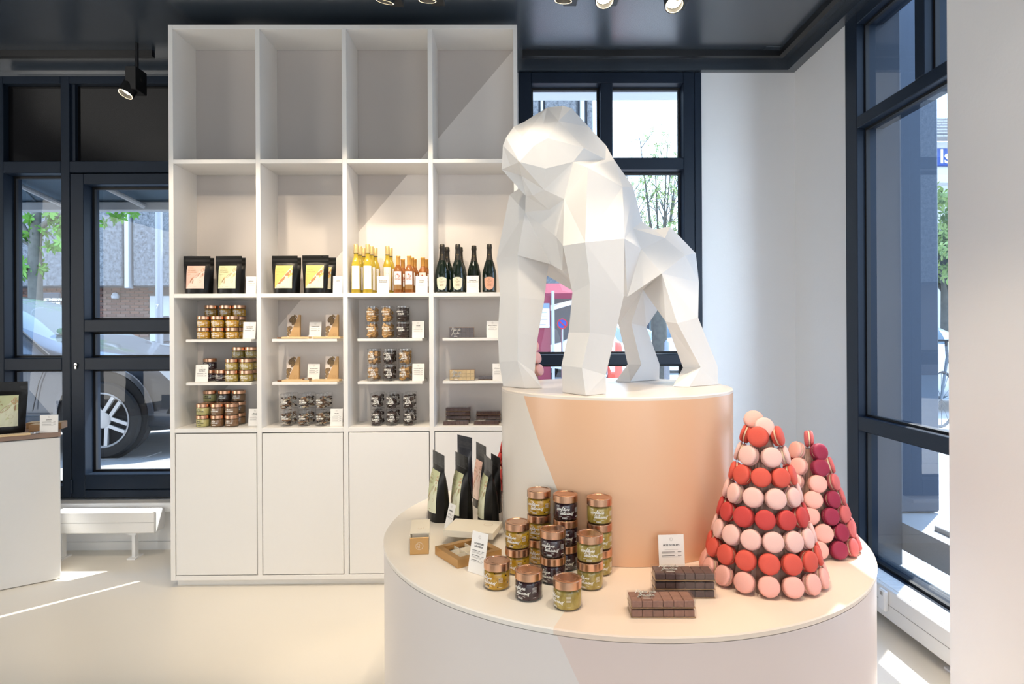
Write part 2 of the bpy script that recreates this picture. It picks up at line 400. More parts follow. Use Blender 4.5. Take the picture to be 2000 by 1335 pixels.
# --- ceiling edge: dark cove board and black lighting track
zc0 = bz(142, 1450)
t1 = MB().box(XL, XR-.07, WY-.05, WY-.001, zc0, ZC-.0005).box(XL, LX1+.1, WY-.02, WY-.001, zt-.004, zc0)
struct('trim_1', t1, CEIL, 'dark cove board over the street wall')
struct('trim_2', MB().box(XR-.07, XR-.001, 2.51, WY-.001, zc0, ZC-.0005), CEIL, 'dark cove board over the right wall')
for nm, m_ in (('ceiling_track', MB().box(bx(15), bx(330), WY-.2, WY-.16, ZC-.045, ZC-.001)),
               ('ceiling_track', MB().box(bx(1022), XR-.2, WY-.2, WY-.16, ZC-.045, ZC-.001)),
               ('ceiling_track', MB().box(XR-.2, XR-.16, 1.2, WY-.16, ZC-.045, ZC-.001))):
    o = put(nm, m_.mesh(nm, BLACK))
    tag(o, ('black lighting track along the dark ceiling left of the shelf unit', 'black lighting track along the ceiling over the gorilla window',
            'black lighting track along the ceiling beside the right wall')[len([x for x in C.objects if x.name.startswith('ceiling_track')])-1], 'track')
hp = PZ(1510, 104, ZC)
struct('ceiling_hatch', MB().bbox(hp.x-.1, hp.x+.1, hp.y-.12, hp.y+.12, ZC-.006, ZC-.0005, .002), CEIL, 'square inspection hatch in the dark ceiling')

# --- sills, radiators, baseboard
struct('trim_3', MB().bbox(XL, LX1, WY-.1, WY-.001, z970-.09, z970-.021, .004), WHITE, 'white sill board under the street door')
struct('baseboard_back', MB().box(XL, RX1+.2, WY-.016, WY-.001, 0, .06), WHITE, 'white baseboard of the street wall')
def radiator(name, label, x0, x1, y0, y1, z0, z1, along='x'):
    r = empty(name, ((x0+x1)/2, (y0+y1)/2, 0)); tag(r, label, 'radiator')
    ox, oy = r.location.x, r.location.y
    m = MB().bbox(x0-ox, x1-ox, y0-oy, y1-oy, z0, z1, .006)
    put('casing', m.mesh('casing', WHITEL), r)
    g = MB()
    if along == 'x':
        n = int((x1-x0)/.02)
        for i in range(n): g.box(x0-ox+.01+i*.02, x0-ox+.024+i*.02, y0-oy+.03, y1-oy-.03, z1, z1+.003)
        legs = [(x1-ox-.18, 0), (x0-ox+.03, 0)]
        f = MB().box(x0-ox+.004, x1-ox-.004, y0-oy-.002, y0-oy, (z0+z1)/2, (z0+z1)/2+.002)
    else:
        n = int((y1-y0)/.02)
        for i in range(n): g.box(x0-ox+.03, x1-ox-.03, y0-oy+.01+i*.02, y0-oy+.024+i*.02, z1, z1+.003)
        legs = [(0, y0-oy+.3), (0, y1-oy-.25)]
        f = MB().box(x0-ox-.002, x0-ox, y0-oy+.004, y1-oy-.004, (z0+z1)/2, (z0+z1)/2+.002)
    gr = put('grille', g.mesh('grille', WHITE), r); gr['kind'] = 'stuff'
    put('seam', f.mesh('seam', PRINTG), r)
    for lx, ly in legs:
        put('leg', MB().box(lx-.012, lx+.012, ly-.02, ly+.02, .008, z0).box(lx-.03, lx+.03, ly-.05, ly+.05, 0, .01).box(lx-.03, lx+.03, ly-.04, ly+.04, z0-.02, z0).mesh('leg', WHITE), r)
    return r
zt_, zb2 = PY(220, 997, WY-.2).z, PY(220, 1038, WY-.2).z
radiator('convector_radiator', 'white floor convector in front of the street door', -3.29, bx(337), WY-.24, WY-.11, zb2, zt_)
XF = XR-.15
rt, rb = PX(1711, 1135, XF).z, PX(1712, 1192.7, XF).z
rr = radiator('convector_radiator', 'white floor convector under the right side window', XF, XR-.012, 2.52, 4.0, rb, rt, 'y')
tp = PX(1729, 1170, XF)
put('thermostat', MB().bbox(-.022, 0, -.03, .03, -.055, .055, .006).mesh('thermostat', WHITE), rr, (tp.x-rr.location.x, tp.y-rr.location.y, tp.z))
put('display', MB().box(-.001, 0, -.012, .012, -.01, .01).mesh('display', PRINTG), rr, (tp.x-rr.location.x-.022, tp.y-rr.location.y, tp.z+.035))

# ================================================================== SHELF UNIT
FY = 3.885; DEP = .288; BY = FY+DEP
def sx(px): return PY(px, 650, FY).x
def sz(py, px=667): return PY(px, py, FY).z
EV = [(331, 340), (501, 510), (670, 679), (838, 847), (1005, 1013)]
VX = [(sx(a), sx(b)) for a, b in EV]
zT, zT2 = sz(48), sz(56.5); zS1, zS1b = sz(310.5), sz(318.5); zS2, zS2b = sz(572), sz(580); zS3, zS3b = sz(834.5), sz(843)
zD0, zB0, zPl = sz(1121.5), sz(1130.5), 0
su = empty('shelf_unit', (0, FY, 0)); tag(su, 'tall white built-in shelf unit with four bays and cupboard doors', 'shelf unit')
def sp(nm, x0, x1, y0, y1, z0, z1, m=WHITEL, b=.0015):
    return put(nm, MB().bbox(x0, x1, y0, y1, z0, z1, b).mesh(nm, m), su)
for i, (a, b) in enumerate(VX):
    sp('side_panel' if i in (0, 4) else 'divider', a, b, 0, DEP, zB0 if i in (0, 4) else zD0, zT if i in (0, 4) else zT2)
sp('top_board', VX[0][1], VX[4][0], 0, DEP, zT2, zT)
for i in range(4):
    x0, x1 = VX[i][1], VX[i+1][0]
    for z0, z1 in ((zS1b, zS1), (zS2b, zS2), (zS3b, zS3)): sp('shelf_board', x0, x1, 0, DEP, z0, z1)
    d = sp('door', x0+.005, x1-.005, .001, .02, zD0+.005, zS3b-.006)
    put('shadow_gap', MB().box(x0+.0003, x1-.0003, .021, .024, zD0+.0003, zS3b-.0003).mesh('shadow_gap', GASKET), su)
    for py in (661, 746):
        z = sz(py); sp('floating_shelf', x0+.051, x1-.051, .042, DEP, z-.018, z)
sp('bottom_board', VX[0][1], VX[4][0], 0, DEP, zB0, zD0)
sp('plinth', VX[0][0]+.02, VX[4][1]-.02, .04, DEP, 0, zB0)
# back panel, lacquered in two tones that meet along a rising diagonal
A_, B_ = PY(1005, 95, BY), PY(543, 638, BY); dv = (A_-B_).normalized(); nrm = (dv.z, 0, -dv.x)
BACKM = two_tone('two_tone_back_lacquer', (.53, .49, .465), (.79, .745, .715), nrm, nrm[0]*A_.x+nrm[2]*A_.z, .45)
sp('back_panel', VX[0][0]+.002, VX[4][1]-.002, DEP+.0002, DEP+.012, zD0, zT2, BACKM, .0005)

# ================================================================== ROUND DISPLAY TABLE AND PEDESTAL
TZ, TC, TR = .80, Vector((.428, 2.547, 0)), .952
PEDZ, PR = 1.6-.272*.8, .472
ct, st = math.cos, math.sin
# low round table: two tones of lacquer that meet along straight edges
q1_, q2_ = PZ(1101, 1196, TZ)-TC, PZ(1080, 1227, TZ)-TC
e_ = (q1_-q2_); ntop = Vector((e_.y, -e_.x, 0)).normalized()
LACW, LACP = (.78, .735, .70), (.80, .53, .36)
TOPM = two_tone('table_top_lacquer', (.84, .79, .72), (.84, .69, .57), ntop, ntop.dot(q2_), .35)
def cyl_plane(p, q, rad):
    """plane through two points of a cylinder's face and the axis at their mean height"""
    m = Vector((0, 0, (p.z+q.z)/2)); mid = (p+q)/2; n = (p-q).cross(Vector((mid.x, mid.y, 0))).normalized()
    return n, n.dot(mid)
def on_cylinder(px, py, rad):
    d = ray(px, py); o = EYE-TC
    a = d.x*d.x+d.y*d.y; b = 2*(o.x*d.x+o.y*d.y); c = o.x**2+o.y**2-rad*rad
    t = (-b-math.sqrt(max(0, b*b-4*a*c)))/(2*a); return o+d*t
n_, c_ = cyl_plane(on_cylinder(1082, 1231, TR), on_cylinder(1130, 1335, TR), TR)
if n_.x < 0: n_, c_ = -n_, -c_
SIDEM = two_tone('table_side_lacquer', (.76, .70, .67), (.74, .61, .56), n_, c_, .3)
tb = empty('display_table', TC); tag(tb, 'low round display table in two-tone lacquer under the gorilla pedestal', 'table')
put('tabletop', MB().lathe([(0, TZ-.02), (TR-.006, TZ-.02), (TR-.003, TZ-.017), (TR-.001, TZ-.004), (TR-.004, TZ), (0, TZ)], 160, cap=False).mesh('tabletop', TOPM, 30), tb)
put('drum', MB().lathe([(TR-.004, .0), (TR-.004, TZ-.0195)], 160, cap=False).mesh('drum', SIDEM, 30), tb)
n_, c_ = cyl_plane(on_cylinder(1022, 769, PR), on_cylinder(1088, 955, PR), PR)
if n_.x < 0: n_, c_ = -n_, -c_
PEDM = two_tone('pedestal_side_lacquer', (.79, .72, .64), (.80, .50, .32), n_, c_, .26)
pd = empty('round_pedestal', TC+Vector((0, 0, TZ))); tag(pd, 'round peach and cream pedestal carrying the white gorilla', 'pedestal')
H = PEDZ-TZ
PEDM2 = two_tone('pedestal_side_lacquer_local', (.79, .72, .64), (.80, .50, .32), n_, c_-n_.z*TZ, .26)
put('drum', MB().lathe([(PR, .001), (PR, H-.012)], 128, cap=False).mesh('drum', PEDM2, 30), pd)
put('top_disc', MB().lathe([(PR, H-.012), (PR, H-.003), (PR-.003, H), (0, H)], 128, cap=False).mesh('top_disc', mat('pedestal_top', (.80, .72, .64), .3), 30), pd)
put('foot_shadow_gap', MB().lathe([(PR-.004, 0), (PR-.004, .002)], 96).mesh('foot_shadow_gap', mat('brown_edge', (.25, .13, .07), .6)), pd)

# ================================================================== LEFT COUNTER
k0 = PZ(119, 1130, 0); k1 = PZ(0, 1153.4, 0); kd = (k0-k1); kd.z = 0; kd.normalize()
cn = empty('sales_counter', k0, math.atan2(kd.y, kd.x)); tag(cn, 'white sales counter with brown top at the left edge', 'counter')
kz = PY(119, 843, k0.y).z
put('body', MB().bbox(-1.6, 0, 0, .34, .004, kz-.036, .003).mesh('body', WHITEL), cn)
put('shadow_gap', MB().box(-1.59, -.01, .004, .33, kz-.036, kz-.031).mesh('shadow_gap', BLACK), cn)
put('counter_top', MB().bbox(-1.6, .004, -.004, .344, kz-.031, kz, .002).mesh('counter_top', mat('brown_counter_top', (.30, .20, .15), .45)), cn)

# ================================================================== PRODUCT BUILDERS
def ell2d(cx, cy, a, b, rot=0, n=14):
    c, s = math.cos(rot), math.sin(rot)
    return [(cx+a*math.cos(t)*c-b*math.sin(t)*s, cy+a*math.cos(t)*s+b*math.sin(t)*c) for t in (2*PI*i/n for i in range(n))], [tuple(range(n))]
def ellring2d(cx, cy, a, b, rot, t, n=16):
    c, s = math.cos(rot), math.sin(rot); vs = []; fs = []
    for i in range(n):
        q = 2*PI*i/n
        for k in (0, t): vs.append((cx+(a-k)*math.cos(q)*c-(b-k)*math.sin(q)*s, cy+(a-k)*math.cos(q)*s+(b-k)*math.sin(q)*c))
    for i in range(n): j = (i+1) % n; fs.append((2*i, 2*j, 2*j+1, 2*i+1))
    return vs, fs
def line2d(x0, y0, x1, y1, t):
    L = math.hypot(x1-x0, y1-y0); nx, ny = -(y1-y0)/L*t/2, (x1-x0)/L*t/2
    return [(x0+nx, y0+ny), (x0-nx, y0-ny), (x1-nx, y1-ny), (x1+nx, y1+ny)], [(0, 1, 2, 3)]

# --- jam jars
def jam(name, a, b, seeds=False, dark=.0):
    m = mat(name, a, .25, noise=0); nt = m.node_tree; bs = nt.nodes['Principled BSDF']
    tc = nt.nodes['Texture Coordinate']; n = nt.nodes.new('ShaderNodeTexNoise'); n.inputs['Scale'].default_value = 70; n.inputs['Detail'].default_value = 3
    mp = nt.nodes.new('ShaderNodeMapping'); mp.inputs['Scale'].default_value = (1, 1, .45) if not seeds else (1, 1, 1)
    nt.links.new(tc.outputs['Object'], mp.inputs[0]); nt.links.new(mp.outputs[0], n.inputs['Vector'])
    mx = nt.nodes.new('ShaderNodeMix'); mx.data_type = 'RGBA'; mx.inputs['A'].default_value = (*a, 1); mx.inputs['B'].default_value = (*b, 1)
    rp = nt.nodes.new('ShaderNodeMapRange'); rp.inputs[1].default_value = .38; rp.inputs[2].default_value = .64
    nt.links.new(n.outputs['Fac'], rp.inputs[0]); nt.links.new(rp.outputs[0], mx.inputs['Factor']); last = mx.outputs['Result']
    if seeds:
        v = nt.nodes.new('ShaderNodeTexVoronoi'); v.inputs['Scale'].default_value = 62; nt.links.new(tc.outputs['Object'], v.inputs['Vector'])
        g = nt.nodes.new('ShaderNodeMath'); g.operation = 'LESS_THAN'; g.inputs[1].default_value = .17; nt.links.new(v.outputs['Distance'], g.inputs[0])
        m2 = nt.nodes.new('ShaderNodeMix'); m2.data_type = 'RGBA'; m2.inputs['B'].default_value = (.015, .012, .006, 1)
        nt.links.new(last, m2.inputs['A']); nt.links.new(g.outputs[0], m2.inputs['Factor']); last = m2.outputs['Result']
    nt.links.new(last, bs.inputs['Base Color']); return m
JAMS = {'gold': jam('passionfruit_jam', (.44, .21, .010), (.62, .36, .025), True), 'dark': jam('dark_berry_jam', (.022, .006, .012), (.05, .016, .022)),
        'green': jam('green_fruit_jam', (.30, .20, .025), (.50, .38, .10)), 'brown': mat('hazelnut_cream', (.20, .105, .045), .4, noise=.1),
        'choc': mat('dark_chocolate_cream', (.045, .022, .014), .35, noise=.1), 'pist': mat('pistachio_cream', (.55, .50, .20), .4, noise=.06)}
JR = .0423
_J = {}
def jar_parts(kind, h, spread=False):
    k = (kind, h, spread)
    if k in _J: return _J[k]
    r = JR
    gl = MB().lathe([(0, .0005), (r-.004, 0), (r-.0012, .003), (r, .007), (r, .60*h), (r-.001, .645*h), (r-.004, .68*h), (r-.005, .72*h)], 32, cap=False).mesh('glass_body', JARGLASS, 40)
    jm = MB().lathe([(0, .004), (r-.004, .004), (r-.0022, .009), (r-.0022, .60*h), (r-.004, .64*h), (r-.006, .655*h), (0, .655*h)], 28).mesh('filling', JAMS[kind], 40)
    ld = MB().lathe([(r-.0035, .705*h), (r-.0007, .708*h), (r-.0002, .716*h), (r-.0002, .975*h), (r-.0014, h*.994), (r-.003, h), (r-.0065, h), (r-.008, h-.0018), (r-.016, h-.0018), (r-.017, h-.0012), (0, h-.0012)], 40).mesh('lid', COPPER, 30)
    p = MB(); fn = on_cyl(r+.0005)
    if spread:
        flat(p, text2d('PÂTE', .011, bold=.0004), fn, -.003, .45*h); flat(p, text2d('À TARTINER', .0095, bold=.0004), fn, 0, .31*h)
        flat(p, bars2d([(-.012, .012, .14*h, .003)]), fn)
    else:
        flat(p, cursive2d('confiture', .0064, w=.2), fn, -.006, .43*h); flat(p, cursive2d('délicieux', .0064, w=.2), fn, .008, .265*h)
        flat(p, bars2d([(-.02, .016, .185*h, .0009), (-.009, .007, .15*h, .0007), (-.009, .007, .10*h, .0007), (.006, .007, .10*h, .05*h), (-.009, -.008, .10*h, .05*h), (-.006, .004, .12*h, .0014)]), fn)
        flat(p, bars2d([(.038, .052, .5*h-.0035*i, .0008) for i in range(5)]+[(.04, .05, .15*h, .0012)]), fn)
    pr = p.raw('print', PRINTK if kind == 'pist' else PRINTW)
    _J[k] = [('glass_body', gl), ('filling', jm), ('lid', ld), ('print', pr)]
    return _J[k]
def jar(kind, loc, rz, label, group, h=.0745, spread=False, name=None):
    return thing(name or ('spread_jar' if spread else 'jam_jar'), label, 'jar', loc, rz, jar_parts(kind, h, spread), group)

# --- clear canisters
CANR, CANH = .0372, .1045
_rc = random.Random(3)
def lump(mb, c, r, seed, squash=1.0):
    bm = bmesh.new(); bmesh.ops.create_icosphere(bm, subdivisions=2, radius=r); q = random.Random(seed)
    for v in bm.verts: v.co *= q.uniform(.78, 1.12); v.co.z *= squash
    bm.verts.index_update()
    mb.add([v.co+Vector(c) for v in bm.verts], [[v.index for v in f.verts] for f in bm.faces]); bm.free()
def disc(mb, c, r, t, rx, rz, n=12):
    M = Matrix.Translation(c) @ Matrix.Rotation(rz, 4, 'Z') @ Matrix.Rotation(rx, 4, 'X')
    vs = []
    for rr, z in ((r*.86, -t/2), (r, -t/6), (r, t/6), (r*.86, t/2)):
        for i in range(n): vs.append(M @ Vector((rr*math.cos(2*PI*i/n), rr*math.sin(2*PI*i/n), z)))
    fs = [tuple(range(n)), tuple(3*n+i for i in range(n))]
    for j in range(3):
        for i in range(n): fs.append((j*n+i, j*n+(i+1) % n, (j+1)*n+(i+1) % n, (j+1)*n+i))
    mb.add(vs, fs)
_CN = {}
def canister_parts(kind, text, var):
    k = (kind, var)
    if k in _CN: return _CN[k]
    q = random.Random(hash(kind) % 997 if False else sum(map(ord, kind))*7+var)
    r, h = CANR, CANH
    shell = MB().lathe([(0, .0005), (r-.001, .0005), (r, .002), (r, h-.001)], 28, cap=False).mesh('clear_tube', CLEAR, 40)
    lid = MB().lathe([(r+.0004, h-.008), (r+.0006, h-.0005), (0, h-.0003)], 28, cap=False).mesh('clear_lid', CLEAR, 40)
    m = MB()
    if kind == 'sable':
        for z in [.0215+.0068*i for i in range(10)]:
            for a in range(3):
                t = q.uniform(0, 2*PI); disc(m, (math.cos(t)*.014, math.sin(t)*.014, z), .0185, .0075, q.choice([.1, .5, 1.2, 1.45]), q.uniform(0, 6.3))
        cm = mat('golden_biscuit', (.60, .35, .12), .75, noise=.25, nscale=60)
    elif kind == 'sablechoc':
        for i in range(11): disc(m, (q.uniform(-.002, .002), q.uniform(-.002, .002), .008+.0083*i), .0325, .0072, 0, q.uniform(0, 6), 18)
        cm = mat('chocolate_biscuit', (.055, .028, .018), .7, noise=.25, nscale=60)
    elif kind in ('nut', 'nutchoc', 'nutgold'):
        for i in range(26):
            t = q.uniform(0, 2*PI); lump(m, (math.cos(t)*.0225, math.sin(t)*.0225, q.uniform(.012, h-.02)), .0125, i*3+var, .8)
        cm = {'nut': mat('nut_cluster', (.55, .33, .14), .7, noise=.5, nscale=160), 'nutgold': mat('caramel_nut_cluster', (.45, .25, .07), .6, noise=.5, nscale=160),
              'nutchoc': mat('chocolate_nut_cluster', (.04, .02, .014), .55, noise=.3, nscale=120)}[kind]
    else:
        for i in range(70):
            t = q.uniform(0, 2*PI); rr = q.uniform(.012, .027); c = Vector((math.cos(t)*rr, math.sin(t)*rr, .008+.062*(i/70)+q.uniform(0, .012)))
            M = Matrix.Translation(c) @ Matrix.Rotation(q.uniform(0, 6), 4, 'Z') @ Matrix.Rotation(q.uniform(-.9, .9), 4, 'X')
            a, b, t_ = q.uniform(.005, .012), q.uniform(.004, .007), .0016
            m.mat(q.choice([0, 0, 1, 2, 1]))
            m.add([M @ Vector((x*a, y*b, z*t_)) for z in (-1, 1) for x, y in ((-1, -1), (1, -1), (1, 1), (-1, 1))],
                  [(0, 3, 2, 1), (4, 5, 6, 7), (0, 1, 5, 4), (1, 2, 6, 5), (2, 3, 7, 6), (3, 0, 4, 7)])
        m.mat(0)
        cm = [mat('dark_chocolate_shard', (.035, .02, .014), .5), mat('milk_chocolate_shard', (.28, .14, .06), .5), mat('white_chocolate_shard', (.72, .62, .45), .5)]
    cont = m.mesh('contents', cm, 50)
    p = MB(); fn = on_cyl(r+.0004)
    if text == 'CROUSTILLANTS':
        flat(p, text2d('CROU', .0165, bold=.0006), fn, -.007, .068); flat(p, text2d('STIL', .0165, bold=.0006), fn, .008, .052); flat(p, text2d('LANTS', .0165, bold=.0006), fn, 0, .036)
        flat(p, bars2d([(-.016, -.008, .057, .0008), (-.006, .012, .026, .003)]), fn)
    elif text == 'SABLES':
        flat(p, text2d('GÂTEAUX', .0115, shear=.2, bold=.0004), fn, -.006, .064); flat(p, text2d('SABLÉS', .0135, shear=.15, bold=.0005), fn, .006, .048)
        flat(p, bars2d([(-.016, .012, .042, .0008), (-.012, .004, .024, .003)]), fn)
    else:
        flat(p, text2d('BELLE', .0135, shear=.15, bold=.0005), fn, -.007, .058); flat(p, text2d('SOIRÉE', .0135, shear=.15, bold=.0005), fn, .002, .044)
        flat(p, bars2d([(-.014, .008, .036, .0014), (-.012, .004, .02, .003)]), fn)
    _CN[k] = [('clear_tube', shell), ('clear_lid', lid), ('contents', cont), ('print', p.raw('print', PRINTW))]
    return _CN[k]
def canister(kind, text, loc, rz, label, group, var=0):
    return thing('clear_canister', label, 'canister', loc, rz, canister_parts(kind, text, var), group)

# --- price cards
def card_print(title, rows, w, h):
    p = MB(); fn = on_front(-.0016)
    flat(p, ring2d(0, h*.88, .0055, .0007), fn); flat(p, ring2d(-.0015, h*.888, .002, .0005, 10), fn)
    k = MB(); y = h*.70
    for t in title: flat(k, text2d(t, .0078, bold=.00025), fn, 0, y); y -= .0098
    y -= .002
    for n in rows:
        if n == 'c': flat(p, bars2d([(-w*.26, w*.26, y, .0008)]), fn)
        else:
            flat(k, bars2d([(-w*.38, w*.12, y, .0016), (w*.24, w*.38, y, .0016)]), fn)
            for i in range(n): flat(p, bars2d([(-w*.38, w*(.34-.1*i), y-.004-.0035*i, .0009)]), fn)
            y -= .0035*n
        y -= .0085
    return p.raw('small_print', PRINTG), k.raw('print', PRINTK)
_PC = {}
def tilted(me, rx):
    me.transform(Matrix.Rotation(rx, 4, 'X')); return me
def price_card(label, loc, rz, title, rows, w=.078, h=.112, lean=.12, group='price cards'):
    k = (tuple(title), tuple(rows), w, h, lean)
    if k not in _PC:
        sm, bg = card_print(title, rows, w, h)
        _PC[k] = [('card', tilted(MB().box(-w/2, w/2, -.0012, 0, .0004, h).mesh('card', CARD), -lean), [('small_print', tilted(sm, -lean)), ('print', tilted(bg, -lean))]),
                  ('clear_holder', tilted(MB().box(-w/2-.001, w/2+.001, .0003, .0018, .0006, h+.001).mesh('clear_holder', CLEAR), -lean)),
                  ('holder_foot', MB().box(-w/2, w/2, .002, .035, 0.0, .0015).mesh('holder_foot', CLEAR))]
    return thing('price_card', label, 'sign', loc, rz, _PC[k], group)

# --- bottles
def bottle_parts(kind):
    lab = MB(); pr = MB(); cap = MB(); extra = []
    if kind == 'champagne':
        R, Hh = .0455, .315
        prof = [(0, .004), (R-.006, .0), (R-.001, .004), (R, .012), (R, .115), (R-.003, .14), (R*.72, .185), (R*.46, .215), (.0175, .235), (.0155, .26), (.0145, .285), (.016, .287), (.016, .296), (.0145, .3), (.0145, .31), (0, .31)]
        body = MB().lathe(prof, 36).mesh('glass_body', mat('dark_green_glass', (.006, .012, .007), .06, spec=.7), 60)
        cap.lathe([(R*.50, .212), (.0182, .235), (.0162, .26), (.0154, .283), (.0172, .286), (.0178, .297), (.0165, .302), (.0165, .313), (.014, .3155), (0, .3155)], 28)
        capm = cap.mesh('foil_capsule', mat('black_foil', (.035, .030, .024), .35, metal=.5, bump=.4, bscale=300), 50)
        gold = MB().lathe([(.0115, .3157), (.0115, .3165), (0, .3167)], 20).mesh('gold_cap', mat('gold_foil', (.75, .48, .12), .3, metal=.9), 40)
        extra = [('gold_cap', gold)]
        return R, Hh, body, capm, extra
    if kind == 'white':
        R, Hh = .0305, .315
        prof = [(0, .004), (R-.004, 0), (R, .004), (R, .165), (R-.002, .185), (R-.008, .208), (.0155, .226), (.0135, .24), (.0135, .312), (0, .312)]
        body = MB().lathe(prof, 30).mesh('glass_body', mat('yellow_wine_glass', (.50, .36, .035), .07, noise=.1, nscale=30), 60)
        cap.lathe([(.0142, .258), (.0142, .313), (.0135, .3145), (0, .3145)], 22)
        capm = cap.mesh('foil_capsule', mat('cream_gold_foil', (.66, .50, .22), .35, metal=.5), 50)
        ring = MB().lathe([(.0145, .254), (.0145, .259)], 22).mesh('black_ring', PRINTK, 40)
        return R, Hh, body, capm, [('black_ring', ring)]
    R, Hh = .030, .24
    prof = [(0, .004), (R-.004, 0), (R, .004), (R, .135), (R-.002, .148), (R-.010, .166), (.0145, .178), (.0135, .19), (.0135, .236), (0, .236)]
    body = MB().lathe(prof, 30).mesh('glass_body', mat('amber_wine_glass', (.30, .10, .02), .07, noise=.15, nscale=30), 60)
    cap.lathe([(.0143, .176), (.0141, .19), (.0141, .23), (.015, .232), (.015, .238), (.013, .24), (0, .24)], 22)
    capm = cap.mesh('foil_capsule', mat('gold_foil_capsule', (.66, .34, .08), .35, metal=.6), 50)
    return R, Hh, body, capm, []
def curved_label(R, poly_rows, m, off=.0005):
    """label wrapped on a bottle; poly_rows: (z, half width)"""
    b = MB(); n = 10; vs = []; fs = []
    for z, hw in poly_rows:
        for i in range(n+1):
            a = -PI/2+(hw/R)*(2*i/n-1); vs.append(((R+off)*math.cos(a), (R+off)*math.sin(a), z))
    for j in range(len(poly_rows)-1):
        for i in range(n): fs.append((j*(n+1)+i, j*(n+1)+i+1, (j+1)*(n+1)+i+1, (j+1)*(n+1)+i))
    b.add(vs, fs); return b.raw('label', m)
BT = {}
R_, H_, b_, c_2, e_2 = bottle_parts('champagne')
shield = [(.018, .004), (.021, .014), (.027, .022), (.04, .029), (.06, .0325), (.085, .034), (.092, .033), (.0945, .027), (.098, .018), (.1, .006)]
def champ_print(R):
    p = MB(); fn = on_cyl(R+.0009)
    flat(p, ring2d(0, .089, .006, .0016), fn); flat(p, text2d('Champagne', .008, shear=.3), fn, 0, .072); flat(p, text2d('Blanc', .007, shear=.3), fn, 0, .064)
    flat(p, text2d('Premier', .0085, shear=.3, bold=.0003), fn, 0, .052); flat(p, text2d('de Cru', .0085, shear=.3, bold=.0003), fn, 0, .043); flat(p, bars2d([(-.006, .006, .034, .0012), (-.008, .008, .029, .001)]), fn)
    return p.raw('print', mat('brown_print', (.25, .17, .08), .6))
goldmark = MB(); fn = on_cyl(.0205)
flat(goldmark, bars2d([(-.006, .007, .247, .002), (-.004, .005, .243, .0015)]), on_cyl(.0178)); GM = goldmark.raw('gold_mark', mat('gold_foil', (0, 0, 0)))
for key, lc in (('champagne', (.72, .70, .55)), ('champagne_rose', (.82, .42, .28))):
    lb = curved_label(R_, shield, mat('label_'+key, lc, .6))
    BT[key] = [('glass_body', b_), ('foil_capsule', c_2, [('gold_mark', GM)]), e_2[0], ('label', lb, [('print', champ_print(R_))])]
R_, H_, b_, c_2, e_2 = bottle_parts('white')
pw = MB(); fn = on_cyl(R_+.0008)
flat(pw, bars2d([(-.012, .012, .118, .034)]), fn); pk = MB(); flat(pk, bars2d([(-.008, .008, .133, .003)]), on_cyl(R_+.001)); flat(pk, bars2d([(-.006, .006, .098, .0012), (-.012, .012, .088, .0008), (-.012, .012, .082, .0008)]), on_cyl(R_+.0009))
seal = MB(); flat(seal, ring2d(.04, .155, .008, .0035), on_cyl(R_+.001))
BT['white'] = [('glass_body', b_), ('foil_capsule', c_2), e_2[0], ('label', curved_label(R_, [(.025, .027), (.175, .027)], CARD), [('gold_square', pw.raw('gold_square', mat('ochre_print', (.55, .38, .10), .5))), ('print', pk.raw('print', PRINTG))]), ('seal', seal.raw('seal', PRINTG))]
R_, H_, b_, c_2, e_2 = bottle_parts('amber')
pa = MB(); fn = on_cyl(R_+.0009)
flat(pa, ell2d(0, .107, .017, .012, 0), fn); flat(pa, ell2d(0, .119, .006, .005, 0), fn); flat(pa, bars2d([(-.021, .021, .079, .005)]), fn)
flat(pa, text2d('CHATEAU', .0085, bold=.0004), fn, 0, .086)
bandm = curved_label(R_, [(.022, .0293), (.052, .0293)], mat('amber_band', (.33, .17, .05), .4), .0004)
BT['amber'] = [('glass_body', b_), ('foil_capsule', c_2), ('label', curved_label(R_, [(.053, .025), (.138, .025)], CARD), [('print', pa.raw('print', mat('red_brown_print', (.45, .10, .05), .6)))]), ('lower_band', bandm)]
def bottle(kind, loc, rz, label, group): return thing('wine_bottle' if 'champ' not in kind else 'champagne_bottle', label, 'bottle', loc, rz, BT[kind], group)

